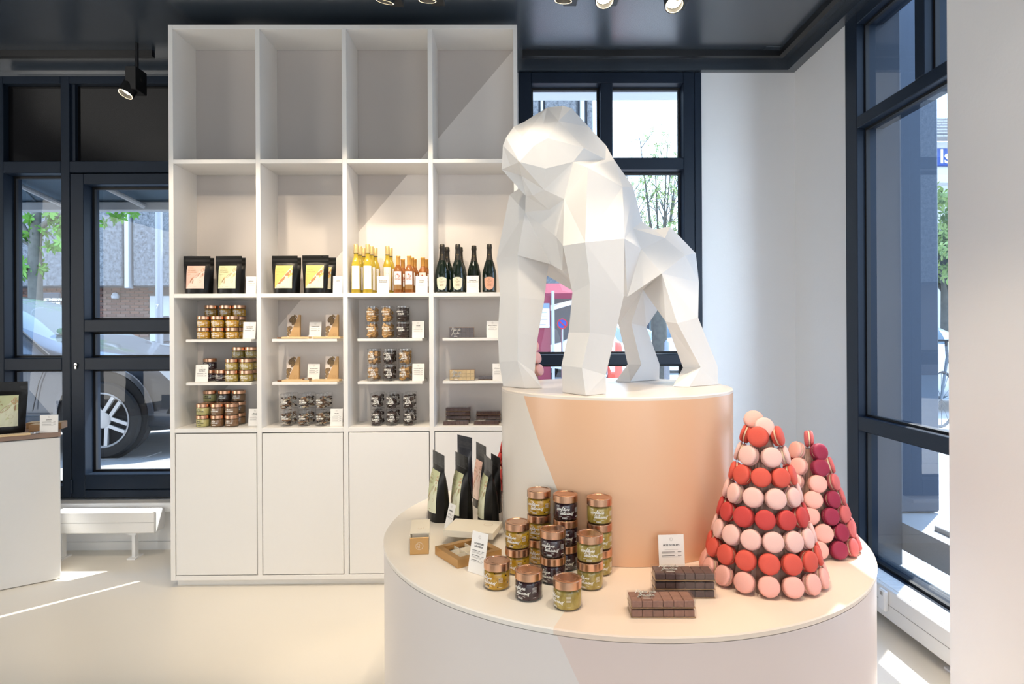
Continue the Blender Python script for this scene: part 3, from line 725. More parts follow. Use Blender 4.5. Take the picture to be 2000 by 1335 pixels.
# --- stand-up pouches
FOIL = mat('black_foil_bag', (.006, .0055, .005), .34, spec=.3, coat=.0, bump=.35, bscale=22)
FOILB = mat('navy_foil_bag', (.007, .008, .015), .34, spec=.4, bump=.35, bscale=22)
_PO = {}
def pouch_parts(kind, W, Hh, D, foil=None):
    k = (kind, W, Hh, D, foil)
    if k in _PO: return _PO[k]
    lv = [(0, .86, .95), (.02, .88, 1), (.12, .90, .98), (.3, .92, .88), (.5, .95, .72), (.66, .98, .46), (.76, 1, .16), (.80, 1, .05), (.81, 1, .03), (.82, 1, .055), (.84, 1, .03), (1, 1, .03)]
    def wd(z):
        t = z/Hh
        for a, b in zip(lv, lv[1:]):
            if t <= b[0]: u = (t-a[0])/(b[0]-a[0]); return W/2*(a[1]+(b[1]-a[1])*u), D/2*(a[2]+(b[2]-a[2])*u)
        return W/2, D/2*.03
    def yf(x, z):
        w, d = wd(z); return -d*(1-min(1, abs(x/w))**4)-.0008*math.sin(x*90+z*40)*(1 if z < .75*Hh else .3)
    nx = 12; b = MB(); vs = []; fs = []
    for t, _, _ in lv:
        z = t*Hh; w, d = wd(z)
        row = [(w*(2*i/nx-1), 0, z) for i in range(nx+1)]
        vs += [(x, yf(x, z), z+(.004*(1-(x/w)**2)*0)) for x, _, z in row]+[(x, -yf(x, z), z) for x, _, z in reversed(row[1:-1])]
    n = 2*nx
    for j in range(len(lv)-1):
        for i in range(n): fs.append((j*n+i, j*n+(i+1) % n, (j+1)*n+(i+1) % n, (j+1)*n+i))
    fs += [tuple(reversed(range(n))), tuple((len(lv)-1)*n+i for i in range(n))]
    b.add(vs, fs)
    bag = b.mesh('bag', foil or FOIL, 30)
    # seal lines
    s = MB()
    for t in (.86, .88, .90, .97): s.add([(x, yf(x, t*Hh+dz)-.0012, t*Hh+dz) for dz in (0, .0016) for x in (-W*.49, W*.49)], [(0, 1, 3, 2)])
    parts = [('bag', bag, [('zip_seal', s.raw('zip_seal', mat('seal_line', (.04, .038, .034), .4)))])]
    if kind:
        colr = {'pink': (.80, .50, .40), 'green': (.60, .62, .36), 'yellow': (.85, .55, .15)}[kind]
        L0, L1, z0, z1 = -W*.33, W*.33, Hh*.14, Hh*.755*.98
        off = .0016
        fn = lambda o: (lambda x, z: (x, yf(x, z)-o, z))
        lb = MB(); N = 8
        lb.add([fn(off)(L0+(L1-L0)*i/N, z0+(z1-z0)*j/N) for j in range(N+1) for i in range(N+1)], [(j*(N+1)+i, j*(N+1)+i+1, (j+1)*(N+1)+i+1, (j+1)*(N+1)+i) for j in range(N) for i in range(N)])
        wt = MB()
        for i in range(N):      # pale lower right half
            xa, xb = L0+(L1-L0)*i/N, L0+(L1-L0)*(i+1)/N
            za, zb3 = z0+(z1-z0)*i/N, z0+(z1-z0)*(i+1)/N
            m_ = 4
            wt.add([fn(off+.0004)(xa, z0+(za-z0)*j/m_) for j in range(m_+1)]+[fn(off+.0004)(xb, z0+(zb3-z0)*j/m_) for j in range(m_+1)],
                   [(j, m_+1+j, m_+2+j, j+1) for j in range(m_)])
        pale = {'pink': (.85, .66, .56), 'green': (.74, .74, .54), 'yellow': (.86, .78, .56)}[kind]
        tx = MB(); f3 = fn(off+.0009); w_ = L1-L0; h_ = z1-z0
        a_, b2_ = {'pink': ('ESPRESSO', 'ÄTHIOPIEN'), 'green': ('ESPRESSO', 'TAFELZIER'), 'yellow': ('KAKAO', 'TAFELZIER')}[kind]
        flat(tx, text2d(a_, .0115*W/.17, 'LEFT'), f3, L0+w_*.08, z0+h_*.77); flat(tx, text2d(b2_, .0115*W/.17, 'LEFT'), f3, L0+w_*.08, z0+h_*.68)
        flat(tx, bars2d([(L0+w_*.08, L0+w_*.36, z0+h_*.91, .001), (L0+w_*.08, L0+w_*.5, z0+h_*.875, .0008), (L0+w_*.08, L0+w_*.3, z0+h_*.61, .0008), (L0+w_*.08, L0+w_*.22, z0+h_*.58, .0008),
                         (L0+w_*.1, L0+w_*.34, z0+h_*.06, .0016), (L0+w_*.45, L0+w_*.62, z0+h_*.06, .0014), (L0+w_*.7, L0+w_*.95, z0+h_*.06, .001)]), f3)
        flat(tx, ring2d(L0+w_*.8, z0+h_*.31, w_*.07, .0008), f3)
        il = MB(); f4 = fn(off+.0008)
        if kind == 'yellow':
            for cx, cy, a, b_, r in ((.84, .66, .19, .085, 1.1), (.70, .60, .11, .06, .9), (.46, .36, .17, .075, .75), (.30, .22, .1, .04, .3), (.55, .45, .09, .05, .9)):
                il.mat(0); flat(il, ell2d(L0+w_*cx, z0+h_*cy, w_*a, w_*b_, r), f4)
                il.mat(1)
                for u in (-.4, 0, .4): flat(il, line2d(L0+w_*cx-w_*a*.7*math.cos(r)-u*w_*b_*math.sin(r), z0+h_*cy-w_*a*.7*math.sin(r)+u*w_*b_*math.cos(r), L0+w_*cx+w_*a*.7*math.cos(r)-u*w_*b_*math.sin(r), z0+h_*cy+w_*a*.7*math.sin(r)+u*w_*b_*math.cos(r), .0011), fn(off+.0012))
        else:
            for cx, cy, a, b_, r in ((.90, .88, .05, .04, .6), (.84, .80, .05, .04, 1.2), (.95, .80, .05, .035, 2), (.89, .73, .045, .035, .3), (.64, .57, .19, .06, .75), (.38, .44, .09, .035, 1.1), (.30, .34, .13, .03, 1.15), (.40, .30, .13, .028, 1.35), (.92, .60, .11, .02, 1.5)):
                il.mat(0 if a < .1 else 1); flat(il, ellring2d(L0+w_*cx, z0+h_*cy, w_*a, w_*b_, r, w_*.014), f4)
                flat(il, line2d(L0+w_*cx-w_*a*.7*math.cos(r), z0+h_*cy-w_*a*.7*math.sin(r), L0+w_*cx+w_*a*.7*math.cos(r), z0+h_*cy+w_*a*.7*math.sin(r), .001), f4)
        subs = [('pale_half', wt.raw('pale_half', mat('label_pale_'+kind, pale, .6))), ('print', tx.raw('print', mat('olive_print', (.38, .24, .10), .6))),
                ('drawing', il.raw('drawing', [mat('terracotta_print', (.58, .24, .10), .6), mat('brown_line_print', (.42, .22, .12), .6)]))]
        parts.append(('label', lb.raw('label', mat('label_'+kind, colr, .55)), subs))
    _PO[k] = parts; return parts
def pouch(kind, loc, rz, label, group, W=.17, Hh=.246, D=.075, foil=None):
    return thing('foil_pouch', label, 'pouch', loc, rz, pouch_parts(kind, W, Hh, D, foil), group)

# --- chocolate boxes and jelly boxes
TAN = mat('tan_card', (.58, .37, .17), .55, noise=.05)
def choc_box_parts():
    W, Hh, D = .082, .158, .026; p = MB(); f = on_front(-.0006)
    tri = MB(); tri.add([f(-W/2, .012), f(-W/2+.008, .002), f(W/2-.008, Hh), f(-W/2, Hh)], [(0, 1, 2, 3)])
    g = on_front(-.0011); h = on_front(-.0016)
    ln = MB()
    for cx, cy, a, b, r in ((-.010, .128, .026, .016, 1.0), (.002, .112, .027, .013, 1.2), (-.026, .068, .02, .014, .4), (-.031, .050, .024, .011, 2.2), (-.034, .026, .012, .008, 1.9), (.012, .148, .014, .006, 2.4)):
        # keep the drawing inside the white corner
        vs, fs = ell2d(cx, cy, a, b, r)
        vs = [(max(-W/2, min(x, -W/2+.006+(y/Hh)*(W-.012))), min(y, Hh)) for x, y in vs]
        p.mat(0); flat(p, (vs, fs), g)
        for u in (-.45, 0, .45):
            x0, y0, x1, y1 = cx-a*.7*math.cos(r)-u*b*math.sin(r), cy-a*.7*math.sin(r)+u*b*math.cos(r), cx+a*.7*math.cos(r)-u*b*math.sin(r), cy+a*.7*math.sin(r)+u*b*math.cos(r)
            cl = lambda x, y: (max(-W/2, min(x, -W/2+.004+(y/Hh)*(W-.012))), min(y, Hh))
            a0, a1 = cl(x0, y0), cl(x1, y1)
            if math.hypot(a1[0]-a0[0], a1[1]-a0[1]) > .004: p.mat(1); flat(p, line2d(*a0, *a1, .0014), h)
    flat(ln, ring2d(.018, .022, .0075, .0008), f); flat(ln, bars2d([(.008, .028, .011, .0006), (.008, .028, .033, .0006), (.008, .0088, .011, .022), (.0272, .028, .011, .022), (.006, .03, .006, .0012)]), f)
    return [('carton', MB().bbox(-W/2, W/2, 0, D, 0, Hh, .0012).mesh('carton', TAN), [('white_corner', tri.raw('white_corner', mat('pale_pink_card', (.78, .69, .62), .6))),
            ('cocoa_drawing', p.raw('cocoa_drawing', [mat('cocoa_brown_print', (.15, .10, .06), .6), mat('cocoa_tan_print', (.48, .32, .13), .6)])), ('emblem', ln.raw('emblem', mat('tan_line_print', (.42, .26, .10), .6)))])]
CHB = choc_box_parts()
JELLY = {'deep': mat('deep_brown_jelly', (.045, .02, .014), .5, noise=.4, nscale=130, bump=.4, bscale=700), 'dark': mat('dark_fruit_jelly', (.29, .14, .10), .7, noise=.4, nscale=130, bump=.6, bscale=700), 'gold': mat('golden_fruit_jelly', (.58, .40, .15), .6, noise=.2, nscale=110, bump=.4, bscale=700),
         'black': mat('black_fruit_jelly', (.10, .055, .05), .6, noise=.4, nscale=130, bump=.6, bscale=700)}
_JB = {}
def jelly_parts(kind, W=.165, D=.07, Hh=.0255, single=False, words=True):
    k = (kind, W, single, words)
    if k in _JB: return _JB[k]
    t = .0008; nx, ny = 6, 3 if kind == 'gold' else 2
    fx, fy = (W-.006)/nx, (D-.005)/ny
    case = MB().bbox(-W/2, W/2, 0, D, .0004, Hh, .001).mesh('clear_case', CLEAR)
    base = MB().box(-W/2+.001, W/2-.001, .001, D-.001, .0008, .0022).mesh('base_card', mat('kraft_card', (.42, .25, .12), .7))
    q = random.Random(len(_JB)); parts = [('clear_case', case), ('base_card', base)]
    if single:
        jm = MB().bbox(-fx/2+.0006, fx/2-.0006, -fy/2+.0006, fy/2-.0006, 0, Hh-.007, .0015).mesh('jelly_square', JELLY[kind])
        parts.append(('jellies', jm, fx, fy, nx, ny))
    else:
        m = MB()
        for i in range(nx):
            for j in range(ny): m.bbox(-W/2+.003+i*fx+.0005, -W/2+.003+(i+1)*fx-.0005, .0025+j*fy+.0005, .0025+(j+1)*fy-.0005, .0024, Hh-.004+q.uniform(-.001, .001), .0012)
        parts.append(('jellies', m.mesh('jellies', JELLY[kind])))
    if words:
        p = MB(); fn = lambda x, y: (x, y, Hh+.0006)
        flat(p, cursive2d('Pâte de', .0104, w=.24), fn, -W*.22, D*.66); flat(p, cursive2d('fruits', .0104, w=.24), fn, -W*.24, D*.36)
        flat(p, bars2d([(-W*.3, -W*.18, D*.26, .0008), (-W*.3, -W*.16, D*.12, .003)]), fn)
        parts.append(('print', p.raw('print', PRINTW)))
    _JB[k] = parts; return parts
def jelly_box(kind, loc, rz, label, group, standing=False, single=False, words=True, W=.165):
    pr = jelly_parts(kind, W, single=single, words=words)
    r = empty('jelly_box', loc, rz, PI/2 if standing else 0); tag(r, label, 'box', group)
    for p in pr:
        if p[0] == 'jellies' and len(p) > 2:
            _, me, fx, fy, nx, ny = p; q = random.Random(int(loc[0]*1e4) % 99)
            for i in range(nx):
                for j in range(ny): put('jelly_square', me, r, (-W/2+.003+(i+.5)*fx, .0025+(j+.5)*fy, .0024), (0, 0, q.uniform(-.03, .03)))
        else: put(p[0], p[1], r)
    return r

# ================================================================== STOCK ON THE SHELVES
ZL = {2: zS2, 3: sz(661), 4: sz(746), 5: zS3}
def at(px, Y, lev): return (PY(px, 650, Y).x, Y, ZL[lev]+.0004)
BAY = ['first', 'second', 'third', 'fourth']
def R1(row): return FY+.05+.083*row
# row of pouches, bay 1 and 2
g = 'black foil pouches on the shelf'
pouch('pink', at(385.5, FY+.055, 2), .03, 'black foil pouch with pink label at the left of the first bay', g)
pouch(None, at(393.5, FY+.15, 2), .02, 'plain black pouch hidden behind the pink-labelled pouch', g)
pouch('green', at(447.5, FY+.055, 2), -.02, 'black foil pouch with pale green label standing on the shelf', g)
pouch(None, at(456, FY+.15, 2), -.05, 'plain black pouch peeking out behind the green-labelled shelf pouch', g)
pouch('yellow', at(557, FY+.055, 2), 0, 'black foil pouch with yellow label, left one in the second bay', g, W=.166)
pouch(None, at(564, FY+.15, 2), 0, 'plain black pouch between and behind the two yellow-labelled pouches', g)
pouch('yellow', at(617, FY+.055, 2), 0, 'black foil pouch with yellow label, taller right one in the second bay', g, W=.172, Hh=.248)
pouch('yellow', at(632, FY+.15, 2), .04, 'black pouch half hidden behind the right yellow-labelled pouch', g)
price_card('white price card beside the green-labelled pouch, tucked against the divider', at(490.3, FY+.03, 2), 0, ['ESPRESSO'], [1, 1], w=.064, lean=.08)
price_card('white price card right of the yellow-labelled pouches', at(660, FY+.03, 2), 0, ['KAKAO'], ['c', 'c', 'c'], w=.062, lean=.08)
# bottles, bay 3
g = 'pale wine bottles'
for px, row, lb in ((696, 0, 'slim pale wine bottle at the far left of the front row'), (704.2, 1, 'slim pale wine bottle second in the leftmost file'), (711, 2, 'slim pale wine bottle at the back of the leftmost file'),
                    (719, 0, 'slim pale wine bottle second from left in the front row'), (726.6, 1, 'slim pale wine bottle in the middle of the second file'), (734.2, 2, 'slim pale wine bottle at the back of the second file'),
                    (757.5, 1, 'slim pale wine bottle standing just behind the left price card'), (763.7, 2, 'slim pale wine bottle rearmost, right of the left price card')):
    bottle('white', at(px, FY+.04+.083*row, 2), .12, lb, g)
g = 'amber dessert wine bottles'
for px, row, lb in ((778.4, 0, 'small amber wine bottle with picture label, left of its front row'), (787.5, 2, 'small amber wine bottle behind the left amber bottle'), (799.9, 0, 'small amber wine bottle in the middle of its front row'),
                    (805.5, 1, 'small amber wine bottle second behind the middle amber bottle'), (810.5, 2, 'small amber wine bottle rearmost behind the middle amber bottle'),
                    (826.6, 1, 'small amber wine bottle directly behind the right price card'), (833, 2, 'small amber wine bottle rearmost against the right divider')):
    bottle('amber', at(px, FY+.04+.083*row, 2), 0, lb, g)
price_card('white price card in front of the pale wine bottles', at(748.5, FY+.03, 2), 0, ['BOURGOGNE', 'CHARDONNAY'], ['c', 'c', 'c'], h=.11, lean=.06)
price_card('white price card in front of the amber wine bottles', at(823.8, FY+.03, 2), 0, ['CHATEAU', 'DESSERT'], ['c', 'c', 'c'], h=.11, lean=.06)
g = 'champagne bottles'
for kind, px, Y, lb in (('champagne', 864.4, FY+.055, 'champagne bottle with cream shield label at the far left'), ('champagne', 874, FY+.178, 'champagne bottle hidden behind the far left champagne bottle'),
                        ('champagne', 895, FY+.055, 'champagne bottle with cream shield label next to the price card'), ('champagne', 900, FY+.182, 'champagne bottle hidden behind the second champagne bottle'),
                        ('champagne', 926.5, FY+.118, 'champagne bottle standing behind the white price card'), ('champagne_rose', 956.6, FY+.055, 'champagne bottle with salmon pink shield label')):
    bottle(kind, at(px, Y, 2), 0, lb, g)
price_card('white price card between the champagne bottles', at(923.5, FY+.03, 2), 0, ['CHAMPAGNE', 'BLANC DE BLANCS'], ['c', 'c', 'c'], h=.11, lean=.06)

# jars, bay 1
def stack(kind, px, Y, lev, n, where, group, h=.0745, spread=False, kinds=None, rz=-.12):
    x, y, z = at(px, Y, lev)
    for i in range(n):
        pos = ['bottom', 'middle', 'top'] if n == 3 else ['lower', 'upper']
        k = kinds[i] if kinds else kind
        cw = {'gold': 'golden passionfruit', 'dark': 'dark berry', 'green': 'green fruit', 'brown': 'hazelnut', 'choc': 'dark chocolate', 'pist': 'pistachio'}[k]
        lb = f'{cw} {"spread" if spread else "jam"} jar, {pos[i]+" one of" if n > 1 else "single in"} {where}'
        jar(k, (x+rnd.uniform(-.001, .001), y, z+i*(h+.0005)), rz+rnd.uniform(-.1, .1), lb, group, h, spread)
g = 'jam jars on the upper floating shelf'; YF, YK = FY+.092, FY+.188
for px, nm in ((398, 'left'), (426, 'middle'), (454.5, 'right')): stack('gold', px, YF, 3, 2, f'the {nm} front pair, upper floating shelf', g)
for px, nm in ((413, 'left'), (442, 'middle'), (468, 'right')): stack('gold', px, YK, 3, 3, f'the {nm} rear stack, upper floating shelf', g)
price_card('white price card right of the golden jam jars', at(486.5, FY+.07, 3), .1, ['CONFITURE', 'DÉLICIEUX'], [1], lean=.14)
g = 'jam jars on the lower floating shelf'
stack('dark', 410, YK, 4, 2, 'the dark rear pair behind the price card', g)
stack('dark', 432.5, YK-.03, 4, 1, 'the row, standing between dark pair and green jars', g)
for px, nm in ((452.8, 'left'), (481, 'right')): stack('green', px, YF, 4, 2, f'the {nm} front pair, lower floating shelf', g)
for px, nm in ((466, 'left'), (491.5, 'right')): stack('green', px, YK, 4, 3, f'the {nm} rear stack, lower floating shelf', g)
price_card('white price card leaning before the dark jam jars on the left', at(393, FY+.075, 4), .12, ['CONFITURE', 'DÉLICIEUX'], [2, 1], lean=.14)
g = 'spread jars on the bottom shelf'; YF5, YK5 = FY+.085, FY+.20
stack('pist', 396, YF5, 5, 2, 'the left front pair, bottom shelf', g, spread=True)
stack('brown', 424, YF5, 5, 2, 'the middle front pair, bottom shelf', g, spread=True)
stack('brown', 452, YF5, 5, 2, 'the right front pair, bottom shelf', g, spread=True)
for px, k, nm in ((409.5, 'pist', 'left'), (439, 'choc', 'middle'), (466.5, 'brown', 'right')): stack(k, px, YK5, 5, 3, f'the {nm} rear stack, bottom shelf', g, spread=True)
price_card('white price card right of the spread jars, partly behind the divider', at(496, FY+.09, 5), .1, ['PÂTE À', 'TARTINER'], [2, 1], lean=.14)

# bay 2: chocolate boxes and canisters
g = 'tan chocolate cartons'
for px, lev, lb in ((573, 3, 'tan chocolate carton with cocoa drawing, left on the upper floating shelf'), (648, 3, 'tan chocolate carton with cocoa drawing, right on the upper floating shelf'),
                    (571, 4, 'tan chocolate carton with cocoa drawing, left on the lower floating shelf'), (647, 4, 'tan chocolate carton with cocoa drawing, right on the lower floating shelf')):
    thing('chocolate_carton', lb, 'box', tuple(Vector(at(px, FY+.15, lev))+Vector((0, 0, .0017))), .02, CHB, g, rx=-.06)
price_card('white price card between the two cartons on the upper floating shelf', at(615, FY+.14, 3), .03, ['SCHOKOLADE'], [1, 1], lean=.16)
price_card('white price card between the two cartons on the lower floating shelf', at(611.5, FY+.14, 4), .03, ['SCHOKOLADE'], [2, 2], lean=.16)
BAR = MB().bbox(-.088, .088, -.035, .035, 0, .013, .0015).mesh('sleeve', mat('cream_tan_card', (.72, .52, .28), .5))
CHO = mat('milk_chocolate', (.22, .11, .05), .4, noise=.1)
BARC = MB()
for i in range(3): BARC.bbox(-.118+.01*i, -.108+.01*i-.001, -.03, .03, .001, .011, .001)
BARC = BARC.mesh('chocolate_bar', CHO)
g = 'chocolate bars lying in front of the cartons'
thing('chocolate_bar', 'cream sleeved chocolate bar lying left on the upper floating shelf, brown end showing', 'chocolate bar', at(580, FY+.075, 3), 0, [('sleeve', BAR), ('chocolate_piece', BARC)], g)
thing('chocolate_bar', 'cream sleeved chocolate bar lying right on the upper floating shelf', 'chocolate bar', at(641, FY+.075, 3), 0, [('sleeve', BAR)], g)
thing('chocolate_bar', 'cream sleeved chocolate bar lying left on the lower floating shelf, open end showing', 'chocolate bar', at(580, FY+.08, 4), 0, [('sleeve', BAR), ('chocolate_piece', BARC)], g)
thing('chocolate_bar', 'cream sleeved chocolate bar lying right on the lower floating shelf', 'chocolate bar', at(638.5, FY+.08, 4), 0, [('sleeve', BAR)], g)
xx = at(607.5, FY+.046, 3)
TST = MB().bbox(-.017, .017, -.012, .012, 0, .009, .002)
thing('wrapped_sample', 'small white wrapped sample at the edge of the upper floating shelf', 'sample', (xx[0], FY+.056, xx[2]+.0135), .2, [('wrapper', TST.mesh('wrapper', CARD)), ('twist', MB().box(-.026, -.017, -.006, .006, .002, .006).box(.017, .026, -.006, .006, .002, .006).mesh('twist', CARD))])
thing('chocolate_sample', 'short brown chocolate sample block on the lower floating shelf front', 'sample', (at(599.5, FY+.06, 4)[0], FY+.058, ZL[4]+.0138), 0, [('block', MB().bbox(-.028, .028, -.012, .012, 0, .011, .002).mesh('block', CHO)), ('wrapper_band', MB().box(-.012, .012, -.0125, .0125, .0, .0115).mesh('wrapper_band', mat('grey_wrapper', (.4, .36, .3), .4)))])
def cans(kind, text, px, Y, lev, what, group, rz=0, var=0, n=2):
    x, y, z = at(px, Y, lev)
    for i in range(n):
        canister(kind, text, (x+rnd.uniform(-.001, .001), y, z+i*(CANH+.0005)), rz+rnd.uniform(-.15, .15), f'clear canister of {what[0]}, {["lower", "upper"][i]} one of {what[1]}', group, var+i)
g = 'canisters of chocolate shards'
for i, px in enumerate((558.7, 593.3, 627)):
    nm = ('left', 'middle', 'right')[i]
    cans('shard', 'BELLE', px, FY+.09, 5, ('chocolate shards', f'the {nm} front pair, second bay'), g, -.1, i)
    cans('shard', 'BELLE', px+11, FY+.19, 5, ('chocolate shards', f'the {nm} rear pair, second bay'), g, .4, i+2)
price_card('white price card right of the chocolate shard canisters', at(656, FY+.06, 5), .08, ['TRUFFE'], ['c', 1, 1, 1], lean=.12)
# bay 3
g = 'biscuit canisters on the upper floating shelf'
for i, (px, k, w_) in enumerate(((725.6, 'sable', 'golden biscuits'), (755.5, 'sable', 'golden biscuits'), (785.7, 'sablechoc', 'dark biscuits'))):
    nm = ('left', 'middle', 'right')[i]
    cans(k, 'SABLES', px, FY+.085, 3, (w_, f'the {nm} front pair, top of third bay'), g, -.1, i)
    cans(k, 'SABLES', px+4.5, FY+.175, 3, (w_, f'the {nm} rear pair, top of third bay'), g, .3, i+3)
price_card('white price card right of the biscuit canisters', at(816.5, FY+.07, 3), 0, ['SABLÉS'], ['c', 1, 1], lean=.1)
g = 'nut cluster canisters on the lower floating shelf'
for i, (px, k, w_) in enumerate(((728.5, 'nut', 'golden nut clusters'), (759.3, 'nutchoc', 'dark nut clusters'), (789.3, 'nutgold', 'caramel nut clusters'))):
    nm = ('left', 'middle', 'right')[i]
    cans(k, 'CROUSTILLANTS', px, FY+.085, 4, (w_, f'the {nm} front pair, third bay'), g, -.1, i)
    cans(k, 'CROUSTILLANTS', px+4.5, FY+.175, 4, (w_, f'the {nm} rear pair, third bay'), g, .3, i+3)
price_card('white price card right of the nut cluster canisters', at(816.5, FY+.07, 4), 0, ['CROUSTILLANTS'], [1, 1, 1], lean=.1)
g = 'dark nut canisters on the bottom shelf'
for i, px in enumerate((734.5, 764.3, 797)):
    nm = ('left', 'middle', 'right')[i]
    cans('nutchoc', 'CROUSTILLANTS', px, FY+.085, 5, ('dark clusters', f'the {nm} front pair, bottom of third bay'), g, -.05, i)
    cans('nutchoc', 'CROUSTILLANTS', px+5.5, FY+.175, 5, ('dark clusters', f'the {nm} rear pair, bottom of third bay'), g, .3, i+3)
# bay 4: jelly boxes
g = 'jelly boxes in the fourth bay'
def standbox(kind, px, Y, lev, lb, wd=True):
    x, y, z = at(px, Y, lev)
    return jelly_box(kind, (x, y, z+.0), 0, lb, g, standing=True, words=wd)
standbox('deep', 902, FY+.085, 3, 'dark brown jelly box standing upright on the upper floating shelf')
standbox('gold', 902.5, FY+.085, 4, 'golden jelly box standing upright on the lower floating shelf')
standbox('gold', 903.5, FY+.14, 4, 'second golden jelly box standing right behind the front golden one', False)
price_card('white price card beside the dark jelly box', at(962, FY+.06, 3), 0, ['PÂTE DE FRUITS'], ['c', 1], h=.11, lean=.08)
jelly_box('deep', at(951, FY+.12, 4), 0, 'brown jelly box lying flat beside the golden jelly boxes', g, words=False, W=.12)
price_card('white price card half hidden behind the gorilla arm', at(973.5, FY+.05, 4), 0, ['PÂTE DE FRUITS'], ['c', 1, 1], h=.11, lean=.08)
for px, n, nm in ((893, 4, 'left'), (953, 3, 'right')):
    x, y, z = at(px, FY+.15, 5)
    for i in range(n):
        o = ['bottom', 'second', 'third', 'top'][i] if n == 4 else ['bottom', 'middle', 'top'][i]
        jelly_box('black', (x+rnd.uniform(-.002, .002), y, z+i*.0262), rnd.uniform(-.02, .02), f'dark jelly box, {o} one of the {nm} rear stack', g, words=False)
    jelly_box('black', at(px-4, FY+.06, 5), 0, f'dark jelly box lying alone before the {nm} stack', g)
price_card('white price card at the right end of the bottom shelf', at(990, FY+.05, 5), .6, ['PÂTE DE FRUITS'], [1], lean=.05)

# ================================================================== ON THE ROUND TABLE
def tp_(px, py, dz=0): p = PZ(px, py, TZ); return (p.x, p.y, TZ+.0004+dz)
# --- jam jar pile: base centres from the frame
JH = .0845
g = 'jam jars on the round table'
def base(px, py_front): # centre of a jar whose front lower rim shows at py_front
    p = PZ(px, py_front, TZ); d = Vector((p.x, p.y, 0)).normalized(); return Vector((p.x, p.y, 0))+d*JR
for px, py, k, n, nm, rz in ((1053.6, 1104.5, 'gold', 3, 'rear left', -.42), (1105, 1117, 'dark', 3, 'rear middle', -.15), (1171.3, 1126.5, 'green', 3, 'rear right', -.18),
                         (1011.3, 1124.5, 'gold', 2, 'centre left', -.5), (1080, 1143.5, 'dark', 2, 'centre', -.3), (1152.5, 1155, 'green', 2, 'centre right', -.2),
                         (971, 1155.5, 'gold', 1, 'front left', -.75), (1033, 1177, 'dark', 1, 'front middle', -.65), (1108.5, 1195.5, 'green', 1, 'front right', -1.1)):
    b = base(px, py)
    for i in range(n):
        cw = {'gold': 'golden passionfruit', 'dark': 'dark berry', 'green': 'green fruit'}[k]
        pos = {3: ['bottom', 'middle', 'top'], 2: ['lower', 'upper'], 1: ['single']}[n][i]
        jar(k, (b.x, b.y, TZ+.0004+i*(JH+.0004)), rz+(.5 if (n, i) in ((2, 0),) else 0)*-.8+rnd.uniform(-.05, .05), f'{cw} jam jar, {pos} jar of the {nm} pile on the round table' if n > 1 else f'{cw} jam jar standing alone in the {nm} of the table pile', g, JH)
price_card('leaning white price card for jam before the golden gift box', tp_(929, 1120), -.68, ['CONFITURE', 'DÉLICIEUX'], [2, 2, 1], w=.071, h=.134, lean=.2, group='price cards on the table')
price_card('clear price card standing behind the jelly boxes on the table', tp_(1313, 1117), .06, ['PÂTE DE FRUITS'], ['c', 1, 1], w=.088, h=.122, lean=.12, group='price cards on the table')
price_card('slanted white price card in front of the green-labelled pouches', tp_(874, 1034), -1.02, ['ESPRESSO'], [1, 1], w=.058, h=.105, lean=.24, group='price cards on the table')
# --- jelly boxes
g = 'jelly boxes on the round table'
a_ = PZ(1232.5, 1207, TZ); b_ = PZ(1360, 1207.2, TZ); W_ = (b_-a_).length; rz_ = math.atan2(b_.y-a_.y, b_.x-a_.x); m_ = (a_+b_)/2
for i, nm in ((0, 'lower'), (1, 'upper')):
    jelly_box('dark', (m_.x, m_.y, TZ+.0005+i*.0262), rz_+.012*i, f'brown jelly box with white lettering, {nm} one of the front pair', g, single=(i == 1), W=W_)
a_ = PZ(1279.7, 1169, TZ); b_ = PZ(1398.5, 1169, TZ); W_ = (b_-a_).length; rz_ = math.atan2(b_.y-a_.y, b_.x-a_.x); m_ = (a_+b_)/2
for i, nm in ((0, 'bottom'), (1, 'middle'), (2, 'top')):
    jelly_box('black', (m_.x, m_.y, TZ+.0005+i*.0262), rz_-.008*i, f'dark jelly box, {nm} one of the three beside the macaron tower', g, single=(i == 2), W=W_)
# --- foil pouches standing edge-on
g = 'foil pouches on the round table'
for kind, px, py, rz, lb, W, Hh, D, fl in (
    ('green', 857, 1013, -1.12, 'black foil pouch with green label, leftmost on the round table', .155, .288, .085, None),
    ('green', 902, 1018, -1.12, 'black foil pouch with green label standing behind the slanted card', .15, .288, .085, None),
    (None, 908, 970, -.9, 'tall plain navy foil pouch seen from behind on the table', .13, .30, .06, FOILB),
    ('pink', 940, 988, -1.2, 'black foil pouch with pink label behind the green one near the pedestal', .15, .29, .065, None),
    ('green', 954, 1025, -1.3, 'black foil pouch with green label standing close to the pedestal', .15, .285, .085, None),
    (None, 968, 996, -1.2, 'plain black foil pouch squeezed between its neighbours and the pedestal', .12, .25, .045, None)):
    p = tp_(px, py); pouch(kind, p, rz, lb, g, W, Hh, D, fl)
